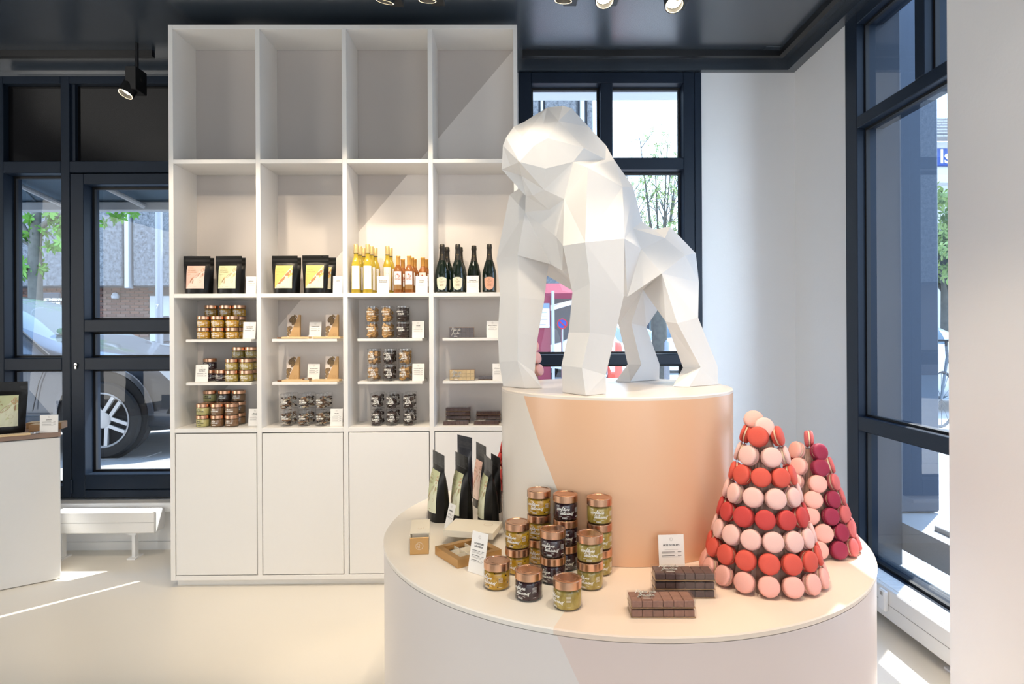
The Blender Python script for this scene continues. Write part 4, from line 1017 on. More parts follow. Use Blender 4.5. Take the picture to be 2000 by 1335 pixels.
# --- gift boxes
CREAM = mat('cream_card', (.80, .74, .62), .55)
a_ = PZ(801, 1083, TZ); b_ = PZ(837.5, 1082.4, TZ); w_ = (b_-a_).length; m_ = (a_+b_)/2; ang = math.radians(7)
h_ = .062; L = .17
f = MB().bbox(-w_/2, w_/2, 0, .0025, 0, h_, .0008); tray = MB().box(-w_/2, w_/2, .002, L*.6, .001, .003)
tray.box(-w_/2, -w_/2+.0015, .002, L*.6, .003, h_-.004).box(w_/2-.0015, w_/2, .002, L*.6, .003, h_-.004)
em = MB(); flat(em, ring2d(0, h_/2, .0135, .0008, 24), on_front(-.0005)); flat(em, ring2d(-.0035, h_/2+.003, .0052, .0007), on_front(-.0005)); flat(em, ring2d(-.002, h_/2-.0045, .0035, .0007), on_front(-.0005))
sl = MB(); s0, s1 = .045, L+.045
sl.box(-w_/2-.002, w_/2+.002, s0, s1, h_, h_+.0015).box(-w_/2-.002, -w_/2-.0006, s0, s1, 0, h_).box(w_/2+.0006, w_/2+.002, s0, s1, 0, h_)
sw = MB()
for i, u in enumerate((-.012, -.006, .004, .012)): sw.box(u, u+.0008, s0+.05, s0+.062+.004*(i % 2), h_+.0016, h_+.002)
sw.box(-.002, .006, s0+.05, s0+.0508, h_+.0016, h_+.002)
tis = MB(); lump(tis, (0, .035, .032), .022, 5, .7)
thing('gift_box', 'long gold-fronted gift box with cream sleeve pulled half open', 'box', (m_.x, m_.y, TZ+.0004), ang,
      [('front_panel', f.mesh('front_panel', GOLDC), [('emblem', em.raw('emblem', CARD))]), ('tray', tray.mesh('tray', CREAM)), ('sleeve', sl.mesh('sleeve', CREAM), [('writing', sw.mesh('writing', GOLDC))]), ('tissue', tis.mesh('tissue', CARD))])
pf = PZ(894, 1110.4, TZ); pl = PZ(849.5, 1067, TZ+.028); pr_ = PZ(982, 1074.5, TZ+.028)
u = Vector((pl.x-pf.x, pl.y-pf.y, 0)); v = Vector((pr_.x-pf.x, pr_.y-pf.y, 0)); lu, lv_ = u.length, min(v.length, .2)
rz = math.atan2(-u.y, -u.x); side = lu
hh = .028; W_, D_ = side, lv_
bx_ = MB().box(0, W_, 0, .003, 0, hh).box(0, W_, D_-.003, D_, 0, hh).box(0, .003, .003, D_-.003, 0, hh).box(W_-.003, W_, .003, D_-.003, 0, hh).box(.003, W_-.003, .003, D_-.003, 0, .002)
fr = MB(); e = .022
fr.box(0, W_, 0, e, hh, hh+.0015).box(0, W_, D_-e, D_, hh, hh+.0015).box(0, e, e, D_-e, hh, hh+.0015).box(W_-e, W_, e, D_-e, hh, hh+.0015)
dv_ = MB()
for i in (1, 2): dv_.box(e+(W_-2*e)*i/3-.0007, e+(W_-2*e)*i/3+.0007, e, D_-e, .002, hh-.003); dv_.box(e, W_-e, e+(D_-2*e)*i/3-.0007, e+(D_-2*e)*i/3+.0007, .002, hh-.003)
ins = MB().box(.0032, W_-.0032, .0032, D_-.0032, .0022, .0032)
thing('gift_tray', 'flat gold praline box with empty cream compartments', 'box', (pl.x, pl.y, TZ+.0004), rz, [('walls', bx_.mesh('walls', GOLDC)), ('rim', fr.mesh('rim', GOLDC)), ('dividers', dv_.mesh('dividers', CREAM)), ('insert', ins.mesh('insert', CREAM))])
lidm = MB().box(0, .195, 0, .15, .0215, .0235).box(0, .195, 0, .0015, 0, .0215).box(0, .195, .1485, .15, 0, .0215).box(0, .0015, .0015, .1485, 0, .0215).box(.1935, .195, .0015, .1485, 0, .0215)
lo = PZ(863.5, 1049, TZ+.031)
ld_ = empty('box_cover', (lo.x+.004, lo.y+.012, TZ+.0315), math.radians(-13)); tag(ld_, 'cream gift box lid lying across the back of the gold praline box', 'lid')
put('lid_shell', lidm.mesh('lid_shell', CREAM), ld_)
put('emblem', MB().add(*[( [(x+.15, y+.1, .0239) for x, y in ring2d(0, 0, .018, .001, 20)[0]]), ring2d(0, 0, .018, .001, 20)[1]]).raw('emblem', GOLDC), ld_)

# ------------------------------------------------------------------ macaron towers
MR, MT = .0315, .016          # radius, half thickness
MC = {'pink': (.83, .42, .36), 'pale': (.82, .50, .45), 'coral': (.66, .085, .055), 'red': (.55, .045, .04), 'wine': (.30, .015, .055), 'rose': (.62, .13, .13)}
def shell_prof(sg): return [(MR*.93, sg*.0038), (MR*.985, sg*.0071), (MR*.95, sg*.0115), (MR*.80, sg*.0145), (MR*.5, sg*.0158), (0, sg*.0163)]
_MM = {}
def macaron_parts(col):
    if col in _MM: return _MM[col]
    m = mat('macaron_'+col, MC[col], .62, noise=.05, nscale=300, bump=.12, bscale=900, subs=.08)
    frill = MB(); n = 40
    for sg in (-1, 1):
        vs = []
        for r, z in ((MR*.9, .0024), (MR*1.0, .003), (MR*1.005, .0057), (MR*.93, .0068)):
            for i in range(n):
                a = 2*PI*i/n; k = 1+.018*math.sin(i*2.9)+.014*math.sin(i*1.3+sg); vs.append((r*k*math.cos(a), r*k*math.sin(a), sg*z))
        frill.add(vs, [(j*n+i, j*n+(i+1) % n, (j+1)*n+(i+1) % n, (j+1)*n+i) for j in range(3) for i in range(n)])
    dk = tuple(c*.8 for c in MC[col])
    _MM[col] = [('shell', MB().lathe(shell_prof(1), 32, cap=False).mesh('shell', m, 60)), ('shell', MB().lathe(shell_prof(-1), 32, cap=False).mesh('shell', m, 60)),
                ('ruffle', frill.mesh('ruffle', mat('macaron_ruffle_'+col, dk, .8, noise=.15, nscale=500, bump=.5, bscale=900), 80)),
                ('filling', MB().lathe([(0, -.003), (MR*.9, -.003), (MR*.92, 0), (MR*.9, .003), (0, .003)], 32).mesh('filling', mat('vanilla_cream', (.80, .66, .46), .6), 50))]
    return _MM[col]
PAPER = mat('rose_brown_paper', (.42, .27, .21), .8, noise=.12, nscale=25, bump=.4, bscale=40)
def tower(nm, where, base_, R, Hh, rows, a0, a1, tip=.9):
    """rows: (height of ring, colour or function of index, count)"""
    slope = R/Hh; ca = math.atan(slope)
    cone = MB(); n = 36; fl = [(0, 1.0), (.5, 1.0), (1, 1.0)]
    vs = []
    for t in (0, .25*tip, .5*tip, .75*tip, tip):
        for i in range(n*2):
            a = PI*i/n; r = R*.95*(1-t)*(1+.035*(1 if i % 2 else -1))+.002
            vs.append((r*math.cos(a), r*math.sin(a), t*Hh))
    N = 2*n
    cone.add(vs, [(j*N+i, j*N+(i+1) % N, (j+1)*N+(i+1) % N, (j+1)*N+i) for j in range(4) for i in range(N)]+[tuple(range(N)), tuple(4*N+i for i in range(N))])
    ctr = thing('paper_cone', f'fluted rose-brown paper cone inside the {nm}', 'cone', base_, 0, [('cone', cone.mesh('cone', PAPER, 20))])
    view = math.atan2(EYE.y-base_[1], EYE.x-base_[0])
    cnt = 0
    for ri, (z, colf, k, ph) in enumerate(rows):
        r = R*(1-z/Hh)+.0045+MT*.98+.004; items = []
        for i in range(k):
            a = ph+2*PI*i/k
            d = (a-view+PI) % (2*PI)-PI
            if a0 <= d <= a1: items.append((d, a, i))
        items.sort()          # left to right as seen from the shop
        for q, (d, a, i) in enumerate(items):
            col = colf(d) if callable(colf) else colf
            cw = {'pink': 'pink', 'pale': 'pale pink', 'coral': 'coral red', 'red': 'red', 'wine': 'dark wine red', 'rose': 'rosy red'}[col]
            ordn = ['first', 'second', 'third', 'fourth', 'fifth', 'sixth', 'seventh', 'eighth', 'ninth', 'tenth', 'eleventh', 'twelfth', 'thirteenth'][q]
            rown = ['lowest', 'second lowest', 'third lowest', 'fourth lowest', 'fifth', 'sixth', 'seventh', 'eighth', 'ninth', 'tenth'][ri]
            lb = f'{cw} macaron, {ordn} from left in {rown} ring of {nm}'
            loc = Vector((base_[0]+r*math.cos(a), base_[1]+r*math.sin(a), base_[2]+z))
            nrm = Vector((math.cos(a)*math.cos(ca), math.sin(a)*math.cos(ca), math.sin(ca)))
            if rnd.random() < .35 and ri < 6: nrm = (nrm+Vector((rnd.uniform(-.16, .16), rnd.uniform(-.16, .16), rnd.uniform(-.1, .1)))).normalized()
            o = empty('macaron', loc); o.rotation_euler = nrm.to_track_quat('Z', 'Y').to_euler()
            o.scale = [rnd.uniform(.97, 1.04)]*3 if ri else (1, 1, 1)
            tag(o, lb, 'macaron', f'macarons of the {nm}')
            for pn, me in macaron_parts(col): put(pn, me, o)
            cnt += 1
    return slope
def mac(loc, nrm, col, lb, gr):
    o = empty('macaron', loc); o.rotation_euler = Vector(nrm).to_track_quat('Z', 'Y').to_euler(); tag(o, lb, 'macaron', gr)
    for pn, me in macaron_parts(col): put(pn, me, o)
b1 = (PZ(1489, 1124, TZ).x, 2.0, TZ+.0004); b1 = ((1489-1012)/1185*2.0+.02, 2.0, TZ+.0004)
rows1 = [(.0335+.0615*i, c, k, p) for i, (c, k, p) in enumerate((('pink', 16, .1), ('coral', 15, .25), ('pale', 14, .05), ('red', 12, .2), ('pale', 10, .3), ('coral', 9, .1), ('pale', 6, .55), ('coral', 4, .95)))]
tower('front macaron tower', '', b1, .165, .545, rows1, -2.0, 2.0, .87)
mac((b1[0]-.018, b1[1]+.022, b1[2]+.510), (-.3, -.8, .5), 'pink', 'pale pink macaron tucked behind the topmost macaron of the front macaron tower', 'macarons of the front macaron tower')
mac((b1[0]-.002, b1[1]-.022, b1[2]+.492), (-.05, -.9, .35), 'pale', 'pale pink topmost macaron of the front macaron tower', 'macarons of the front macaron tower')
b2_ = ((1581-1012)/1185*2.28+.023, 2.28, TZ+.0004)
def vert(d):
    return 'coral' if d < -.95 else 'pink' if d < .48 else 'wine' if d < 1.0 else 'rose'
rows2 = [(.0335+.0545*i, vert, k, p) for i, (k, p) in enumerate(((14, .42), (13, .25), (11, .3), (9, .2), (7, .1), (6, .62), (4, .25)))]
tower('right macaron tower', '', b2_, .14, .455, rows2, -2.1, 2.1, .80)
mac((b2_[0], b2_[1]-.002, b2_[2]+.401), (.9, -.35, .05), 'rose', 'rosy red macaron standing on edge at the top of the right macaron tower', 'macarons of the right macaron tower')
b3 = ((1037-1012)/1185*3.19+.032, 3.185, TZ+.0004)
rows3 = [(.0335+.06*i, ('red' if i < 6 else 'pink'), k, .3*i) for i, (k) in enumerate((19, 18, 16, 14, 13, 11, 9, 8, 6, 4, 3))]
tower('rear macaron tower', '', b3, .175, .72, rows3[:10], -2.2, .3)
tower_top = []
for i, (z, px) in enumerate(((.615, 8), (.678, 4), (.74, 0))):
    mac((b3[0]+.038-.012*i, b3[1]-.03, b3[2]+z), (.75, -.6, .25), 'pink', f'pink macaron near the tip of the rear macaron tower, {["lowest", "middle", "upper"][i]} of three', 'macarons of the rear macaron tower')

# ================================================================== GORILLA
ZP = PEDZ
GF = Vector((-.83243, -.55413, 0)); GS_ = Vector((.55413, -.83243, 0)); GO = Vector((.11796, 2.34711, ZP))
def gloc(p): p = p-GO; return (p.dot(GF), p.dot(GS_), p.z)
def gs(px, py, s):
    d = ray(px, py); t = (s+GO.dot(GS_)-EYE.dot(GS_))/d.dot(GS_); return gloc(EYE+d*t)
def ga(px, py, a):
    d = ray(px, py); t = (a+GO.dot(GF)-EYE.dot(GF))/d.dot(GF); return gloc(EYE+d*t)
def gz(px, py, z=0.0): return gloc(PZ(px, py, ZP+z))
V = {}
def add3(a, b, c): return tuple(x+y-z for x, y, z in zip(a, b, c))
def arm(pre, rings, far=False):
    for i, (l, m, r, so) in enumerate(rings):
        if i == 0:
            m_, l_, r_ = gz(*m), gz(*l), gz(*r)
        else:
            m_ = gs(*m, so); l_ = ga(*l, m_[0]); r_ = gs(*r, so)
        b_ = add3(l_, r_, m_)
        if i == 0: m_, l_, r_, b_ = [(p[0], p[1], .0015) for p in (m_, l_, r_, b_)]
        # mid, left, right, hidden
        V[f'{pre}m{i}'], V[f'{pre}l{i}'], V[f'{pre}r{i}'], V[f'{pre}h{i}'] = m_, l_, r_, b_
arm('n', [((1099, 766.4), (1144.5, 772.8), (1184.8, 768.8), 0), ((1096.8, 712.8), (1136.4, 718), (1183, 732), .25), ((1110.7, 648.7), (1152, 649.2), (1201, 656.4), .27),
          ((1118, 571.2), (1152, 554), (1218, 578.4), .30), ((1099.6, 479.6), (1142.9, 473), (1219.5, 465.5), .32), ((1102, 388.4), (1147.8, 327), (1215.7, 364.2), .22)])
arm('f', [((983, 754.7), (1026, 758.5), (1059, 758), 0), ((974.9, 706.8), (1010.4, 704.4), (1044, 727), -.11), ((972.5, 650.4), (1011.6, 646.8), (1050, 660), -.1),
          ((976.8, 572.4), (1012.8, 580.8), (1063.2, 585.6), -.1), ((969.9, 505), (1011, 498), (1071, 511.5), -.12), ((995, 380.3), (1025.5, 413.6), (1072, 420), -.14)])
for i in range(6):  # far arm: the hidden corner lies behind on the outside
    V[f'fh{i}'] = (V[f'fr{i}'][0], V[f'fl{i}'][1], (V[f'fr{i}'][2]+V[f'fl{i}'][2])/2)
    V[f'nh{i}'] = (V[f'nr{i}'][0], V[f'nl{i}'][1], (V[f'nr{i}'][2]+V[f'nl{i}'][2])/2)
for i in (0,): V['nh0'] = (V['nr0'][0], V['nl0'][1], .0015); V['fh0'] = (V['fr0'][0], V['fl0'][1], .0015)
FA = []
def strip(pre, i, flip):
    m, l, r, h = [[f'{pre}{c}{k}' for k in (i, i+1)] for c in 'mlrh']
    for (a, b), d in (((l, m), 0), ((m, r), 1), ((r, h), 0), ((h, l), 1)):
        q = [a[0], b[0], b[1], a[1]]
        if (i+d+flip) % 2: FA.extend([(q[0], q[1], q[2]), (q[0], q[2], q[3])])
        else: FA.extend([(q[0], q[1], q[3]), (q[1], q[2], q[3])])
for i in range(4): strip('n', i, 0); strip('f', i, 1)
FA += [('nm0', 'nl0', 'nh0', 'nr0'), ('fm0', 'fr0', 'fh0', 'fl0')]
def sv(n, px, py, s): V[n] = gs(px, py, s)
def mir(n, src, da=0, dz=0): a, s, z = V[src]; V[n] = (a+da, -s, z+dz)
# head, near side and middle line
for n, px, py, s in (('T', 1003.2, 247.3, 0), ('N', 988.4, 268.6, .0), ('M4', 982.2, 283.9, -.02), ('M5', 997, 323.4, -.01), ('P', 1019.3, 267.8, .055), ('Q', 1014.4, 316, .06),
                     ('R', 1044, 283.4, .095), ('U', 1070, 269.6, .115), ('Vj', 1065, 328.9, .10), ('Wc', 1062.5, 370.4, .06), ('m7', 1018, 343, -.045), ('X', 1119.4, 316, .135),
                     ('Y', 1140.4, 288.8, .15), ('Z', 1091, 236.2, .085), ('B1', 1023, 238.2, .0), ('h8', 1035.4, 250, .055), ('h9', 1061.3, 241.9, .07), ('h6', 1058.8, 220.9, .03),
                     ('c1', 1068.7, 209.8, .0), ('c2', 1098.4, 206.6, .0), ('c3', 1116.2, 211, .0), ('b1', 1150.3, 248, .0), ('b2', 1183.6, 283.9, .0), ('K', 1182.4, 311, .12),
                     ('s1', 1199.7, 312.3, .10), ('n5', 1236.8, 365, .12), ('n9', 1254, 432.2, .02), ('ws', 1235.5, 445.7, .13), ('wb', 1252.3, 485.6, .15), ('H', 1292.5, 533.8, .20),
                     ('r1', 1276.4, 447.8, .0), ('r2', 1309, 442, .0), ('rs', 1298.5, 464.6, .13), ('r3s', 1338.3, 498.2, .165), ('r3', 1358.9, 494.4, .03), ('r4', 1365, 551, .13),
                     ('crotch', 1255.8, 565.2, .0), ('bel', 1225.3, 579.4, .12), ('ch2', 1086, 461.8, .02), ('ch1', 1072.4, 410, .0), ('arm_in', 1076, 516, -.06)):
    sv(n, px, py, s)
V['sp3'] = (-.46, .0, .86); V['bel0'] = (-.10, .0, .47); V['bel1'] = (-.33, .0, .40); V['chin0'] = (V['Wc'][0]+.01, 0, V['Wc'][2]-.01)
for a, b in (('P', 'P'), ('Q', 'Q'), ('R', 'R'), ('U', 'U'), ('Vj', 'Vj'), ('Wc', 'Wc'), ('X', 'X'), ('Y', 'Y'), ('Z', 'Z'), ('h8', 'h8'), ('h9', 'h9'), ('h6', 'h6'), ('K', 'K'), ('s1', 's1'), ('n5', 'n5'),
             ('ws', 'ws'), ('wb', 'wb'), ('H', 'H'), ('rs', 'rs'), ('r3s', 'r3s'), ('r4', 'r4'), ('bel', 'bel')):
    mir(a+'_', b)
V['m7_'] = (V['m7'][0], .045, V['m7'][2])
V['h6_'] = (V['h6'][0], -.03, V['h6'][2])
head = [('B1', 'T', 'P'), ('B1', 'P', 'h8'), ('T', 'N', 'P'), ('N', 'Q', 'P'), ('N', 'M4', 'Q'), ('M4', 'M5', 'Q'), ('P', 'Q', 'R'), ('P', 'R', 'h8'), ('h8', 'R', 'U'), ('R', 'Q', 'Vj'), ('R', 'Vj', 'U'),
        ('U', 'Vj', 'X'), ('U', 'X', 'Y'), ('Vj', 'Wc', 'X'), ('Q', 'Wc', 'Vj'), ('h8', 'U', 'h9'), ('B1', 'h8', 'h6'), ('h8', 'h9', 'h6'), ('h9', 'U', 'Z'), ('U', 'Y', 'Z'), ('h6', 'h9', 'c1'), ('h9', 'Z', 'c1'),
        ('c1', 'Z', 'c2'), ('c2', 'Z', 'c3'), ('c3', 'Z', 'b1'), ('Z', 'Y', 'b1'), ('b1', 'Y', 'K'), ('b1', 'K', 'b2'), ('b2', 'K', 's1'), ('b2', 's1', 'sp3'), ('s1', 'n5', 'sp3'), ('sp3', 'n5', 'n9')]
def opp(n): return n+'_' if n+'_' in V else n
FA += head + [tuple(opp(x) for x in reversed(f)) for f in head if tuple(opp(x) for x in f) != f]
FA += [('B1', 'h6', 'c1', 'h6_'), ('Q', 'M5', 'm7', 'Wc'), ('M5', 'Q_', 'm7'), ('m7', 'Q_', 'Wc_'), ('m7', 'Wc_', 'chin0'), ('m7', 'chin0', 'Wc')]
# neck and near shoulder
FA += [('X', 'nm5', 'K'), ('X', 'K', 'Y'), ('K', 'nm5', 's1'), ('nm5', 'nr5', 's1'), ('s1', 'nr5', 'n5'), ('X', 'nl5', 'nm5'), ('X', 'Wc', 'nl5'), ('Wc', 'chin0', 'ch1'), ('Wc', 'ch1', 'nl5'),
       ('nl5', 'nl4', 'nm4'), ('nl5', 'nm4', 'nm5'), ('nm5', 'nm4', 'nr5'), ('nm4', 'nr4', 'nr5'), ('nr5', 'nr4', 'n5'), ('n5', 'nr4', 'ws'), ('n5', 'ws', 'n9')]
# far shoulder
V['fs'] = gs(1034, 355, -.20)
FA += [('X_', 'K_', 'fs'), ('X_', 'Y_', 'K_'), ('K_', 's1_', 'fs'), ('fs', 's1_', 'n5_'), ('fs', 'fl5', 'n5_'), ('X_', 'fs', 'fm5'), ('fs', 'fm5', 'fl5'), ('Wc_', 'X_', 'fm5'), ('chin0', 'Wc_', 'ch1'), ('Wc_', 'fm5', 'ch1'),
       ('fl5', 'fm5', 'fl4'), ('fm5', 'fm4', 'fl4'), ('fl5', 'fl4', 'fh4'), ('fl5', 'fh4', 'n5_'), ('n5_', 'fh4', 'ws_'), ('n5_', 'ws_', 'n9')]
# chest and belly
FA += [('ch1', 'fm5', 'ch2'), ('fm5', 'fm4', 'arm_in'), ('fm5', 'arm_in', 'ch2'), ('ch1', 'ch2', 'nl5'), ('nl5', 'ch2', 'nl4'), ('ch2', 'arm_in', 'bel0'), ('ch2', 'bel0', 'nl4'),
       ('nl4', 'bel0', 'nh4'), ('bel0', 'bel1', 'bel'), ('nh4', 'bel0', 'bel'), ('fm4', 'fr4', 'arm_in'), ('arm_in', 'fr4', 'bel0'), ('fr4', 'bel_', 'bel0'), ('bel0', 'bel_', 'bel1'), ('fr4', 'fh4', 'bel_')]
FA += [('nr4', 'nh4', 'bel'), ('nr4', 'bel', 'wb'), ('nr4', 'wb', 'ws'), ('ws', 'wb', 'rs'), ('ws', 'r1', 'n9'), ('ws', 'rs', 'r1'), ('r1', 'rs', 'r2'), ('r2', 'rs', 'r3s'), ('r2', 'r3s', 'r3'), ('rs', 'wb', 'H'), ('rs', 'H', 'r3s'),
       ('wb', 'bel', 'H'), ('bel', 'crotch', 'H'), ('bel', 'bel1', 'crotch'), ('r3s', 'H', 'r4'), ('r3', 'r3s', 'r4')]
FA += [('fh4', 'ws_', 'wb_'), ('fh4', 'wb_', 'bel_'), ('ws_', 'rs_', 'wb_'), ('ws_', 'n9', 'r1'), ('ws_', 'r1', 'rs_'), ('r1', 'r2', 'rs_'), ('r2', 'r3s_', 'rs_'), ('r2', 'r3', 'r3s_'), ('rs_', 'H_', 'wb_'), ('rs_', 'r3s_', 'H_'),
       ('wb_', 'H_', 'bel_'), ('bel_', 'H_', 'crotch'), ('bel_', 'crotch', 'bel1'), ('r3s_', 'r4_', 'H_'), ('r3', 'r4_', 'r3s_')]
# hind legs: rings of four at knee, ankle and sole
def leg(pre, knee, ankle, sole, s1, s2, inner_w, near):
    for i, (l, m, r) in enumerate((knee, ankle, sole)):
        so = (s1, s2, s2)[i]
        if i < 2: m_ = gs(*m, so); l_ = ga(*l, m_[0]); r_ = gs(*r, so)
        else: m_, l_, r_ = [(*gz(*q)[:2], .0015) for q in (m, l, r)]
        if near: hd = (r_[0], m_[1]-inner_w, (l_[2]+r_[2])/2); fi = (l_[0], m_[1]-inner_w, l_[2])
        else: hd = (r_[0], m_[1]-inner_w, r_[2]); fi = l_
        if i < 2 and near: l_ = (l_[0], min(l_[1], m_[1]-.02), l_[2])
        V[f'{pre}m{i}'], V[f'{pre}l{i}'], V[f'{pre}r{i}'] = m_, l_, r_
        V[f'{pre}h{i}'] = (r_[0], m_[1]-inner_w, r_[2] if i else (l_[2]+r_[2])/2)
        if i == 2: V[f'{pre}h2'] = (r_[0], m_[1]-inner_w, .0015)
        if near and i == 2: V[f'{pre}l2'] = l_
leg('p', ((1300.3, 628), (1322.7, 631), (1363.5, 620)), ((1334, 717.7), (1368.4, 717), (1401.6, 714.8)), ((1313.9, 755), (1346, 755.7), (1402.9, 750.8)), .25, .24, .13, True)
leg('q', ((1207.7, 633), (1233, 631), (1262.3, 637.9)), ((1226, 711), (1252.5, 711.9), (1288.2, 711)), ((1202, 745.6), (1231, 745.6), (1287.6, 741.7)), -.09, -.1, .13, False)
for i in (0, 1): strip('p', i, 1); strip('q', i, 0)
FA += [('pm2', 'pl2', 'ph2', 'pr2'), ('qm2', 'qr2', 'qh2', 'ql2')]
# thighs
FA += [('H', 'crotch', 'pl0'), ('H', 'pl0', 'pm0'), ('H', 'pm0', 'pr0'), ('H', 'pr0', 'r4'), ('r4', 'pr0', 'ph0'), ('crotch', 'ph0', 'pl0'), ('r3', 'r4', 'ph0'), ('r3', 'ph0', 'crotch')]
FA += [('H_', 'bel_', 'ql0'), ('bel_', 'crotch', 'ql0'), ('crotch', 'qm0', 'ql0'), ('crotch', 'qr0', 'qm0'), ('crotch', 'r3', 'qr0'), ('r3', 'r4_', 'qr0'), ('r4_', 'qh0', 'qr0'), ('H_', 'qh0', 'r4_'), ('H_', 'ql0', 'qh0')]
gm = MB(); names = list(V); idx = {n: i for i, n in enumerate(names)}
gm.add([V[n] for n in names], [tuple(idx[n] for n in f) for f in FA])
GW = mat('folded_white_paper', (.77, .76, .75), .62, noise=.01)
gme = gm.mesh('body', GW)
gor = empty('gorilla_sculpture', GO); gor.rotation_euler = (0, 0, math.atan2(GF.y, GF.x)); tag(gor, 'large white faceted paper gorilla standing on the round pedestal', 'sculpture')
gob = put('body', gme, gor)
# local axes: X forward, Y to the animal's left; s points to the near side, which is -Y
gme.transform(Matrix.Diagonal((1, -1 if Vector((0, 0, 1)).cross(GF).dot(GS_) < 0 else 1, 1, 1)))
bm = bmesh.new(); bm.from_mesh(gme); bmesh.ops.remove_doubles(bm, verts=bm.verts[:], dist=.0005)
bmesh.ops.recalc_face_normals(bm, faces=bm.faces[:]); bm.to_mesh(gme); bm.free()
# glued seams: fine dark lines along the outer folds
gob['kind'] = 'thing'

# ================================================================== CEILING SPOTS
LAMPM = mat('lamp_reflector', (1, .86, .62), .3, emit=14)
def lamp(px, py, Y, label, target, power, angle, size=.052, box_right=True):
    p = PY(px, py, Y)                       # centre of the lamp's open end
    ax = (Vector(target)-p).normalized()
    r = empty('spot_lamp', (p.x, p.y, ZC)); tag(r, label, 'lamp', 'black ceiling spots')
    loc = p-Vector((p.x, p.y, ZC)); q = ax.to_track_quat('Z', 'Y').to_matrix().to_4x4()
    h = MB().lathe([(size*.9, 0), (size, 0), (size, -.15), (size*.3, -.152), (0, -.152)], 28, cap=False).lathe([(size*.9, 0), (size*.86, -.03), (size*.8, -.035)], 28, cap=False)
    hm = h.mesh('housing', BLACK, 40); hm.transform(q); put('housing', hm, r, loc)
    ri = MB().lathe([(size*.9, .0005), (size*.84, .0005)], 28, cap=False).mesh('ring', mat('warm_ring', (1, .8, .5), .3, emit=4), 40); ri.transform(q); put('ring', ri, r, loc)
    le = MB().lathe([(size*.8, -.03), (0, -.034)], 24, cap=False).mesh('reflector', LAMPM, 40); le.transform(q); put('reflector', le, r, loc)
    sgn = 1 if box_right else -1
    put('driver_box', MB().bbox(loc.x+sgn*size*.75-.03, loc.x+sgn*size*.75+.045, loc.y-.02, loc.y+.11, loc.z+.03, loc.z+.19, .003).mesh('driver_box', BLACK), r)
    put('stem', MB().tube((loc.x+sgn*size*.75+.01, loc.y+.05, loc.z+.185), (loc.x+sgn*size*.75+.01, loc.y+.05, -.002), .012).mesh('stem', BLACK), r)
    spot(p+ax*.01, target, power, angle)
lamp(245, 184, 4.25, 'black ceiling spot hanging alone on the track left of the shelf unit', (-3.35, 3.3, 1.0), 25, 55)
lamp(752, 4, 3.3, 'black ceiling spot, left one of the pair above the shelf unit', (-1.25, 4.1, .6), 36, 62)
lamp(835, 2, 3.3, 'black ceiling spot, right one of the pair above the shelf unit', (-.55, 4.1, .6), 34, 62)
lamp(1100, 2, 3.3, 'glaring ceiling spot left of the brightest one', (.1, 3.9, .5), 30, 60)
lamp(1181, 2, 3.3, 'brightest glaring ceiling spot above the gorilla head', (.6, 2.2, .9), 22, 70)
lamp(1317, 10, 3.3, 'black ceiling spot with pale rim right of the glaring pair', (.9, 2.0, .8), 35, 60)
# further unseen spots, some added as fill, outside the frame or behind the shelf
for x, y, t, pw, an in ((-1.9, 2.6, (-1.85, 4.1, 1.0), 58, 62), (-.7, 2.6, (-.8, 4.1, .9), 40, 62), (-1.3, 2.6, (-1.3, 4.1, .8), 46, 62), (.0, 2.5, (-.2, 4.1, .9), 26, 62),
                    (-.5, 1.0, (.25, 2.1, .95), 30, 62), (.5, .75, (.4, 2.2, 1.3), 8, 62), (1.4, 1.0, (.9, 2.1, .8), 14, 52), (-1.6, 1.6, (-1.4, 3.0, 0), 14, 62),
                    (.05, 1.55, (.12, 2.05, .8), 74, 50), (.75, 1.45, (.75, 1.95, .8), 66, 50), (1.35, 1.9, (1.1, 2.3, .8), 40, 45), (-2.72, 4.36, (-2.72, 4.66, 2.3), 3, 60), (-4.1, 4.36, (-4.1, 4.66, 2.3), 3, 60)):
    spot((x, y, 3.42), t, pw, an)
for x in (-1.88, -1.33, -.78, -.22): spot((x, 2.4, 3.42), (x, 4.1, 2.09), 34 if x < -1 else 15, 36, .5)  # unseen beams added to brighten the second row of the shelf
spot((1.75, 1.2, 3.42), (2.05, 2.5, .7), 34, 60, col=(1, .93, .88))  # unseen beam added to brighten the white pier

# ================================================================== OUTSIDE: STREET AND BUILDINGS
PAVE = mat('pale_concrete_paving', (.36, .35, .34), .8, noise=.12, nscale=6, bump=.3, bscale=60)
ASPH = mat('street_asphalt', (.20, .205, .21), .85, noise=.2, nscale=30)
struct('street_ground', MB().box(-40, 40, WY+.26, 60, GZ-.2, GZ-.03).box(XR+.26, 40, -12, WY+.26, GZ-.2, GZ-.03), PAVE, 'pale street ground outside the shop')
pav = empty('pavement', (-3, WY+.3, GZ)); tag(pav, 'pavement of large pale slabs before the street door', kind='structure')
q = random.Random(5)
SLAB = [MB().bbox(-.297, .297, -.197, .197, -.03, 0, .004).mesh('paving_slab', PAVE)]
for j in range(3):
    for i in range(12): put('paving_slab', SLAB[0], pav, (-2.0+.6*i+(.3 if j % 2 else 0), .2+.4*j, q.uniform(-.003, .001)), (0, 0, q.uniform(-.004, .004)))
pav2 = empty('pavement', (XR+.6, 3, GZ)); tag(pav2, 'pavement of large pale slabs outside the right side window', kind='structure')
for j in range(7):
    for i in range(5): put('paving_slab', SLAB[0], pav2, (.05+.6*j, -1.2+.4*i*1.0+.0, q.uniform(-.003, .001)), (0, 0, 0))
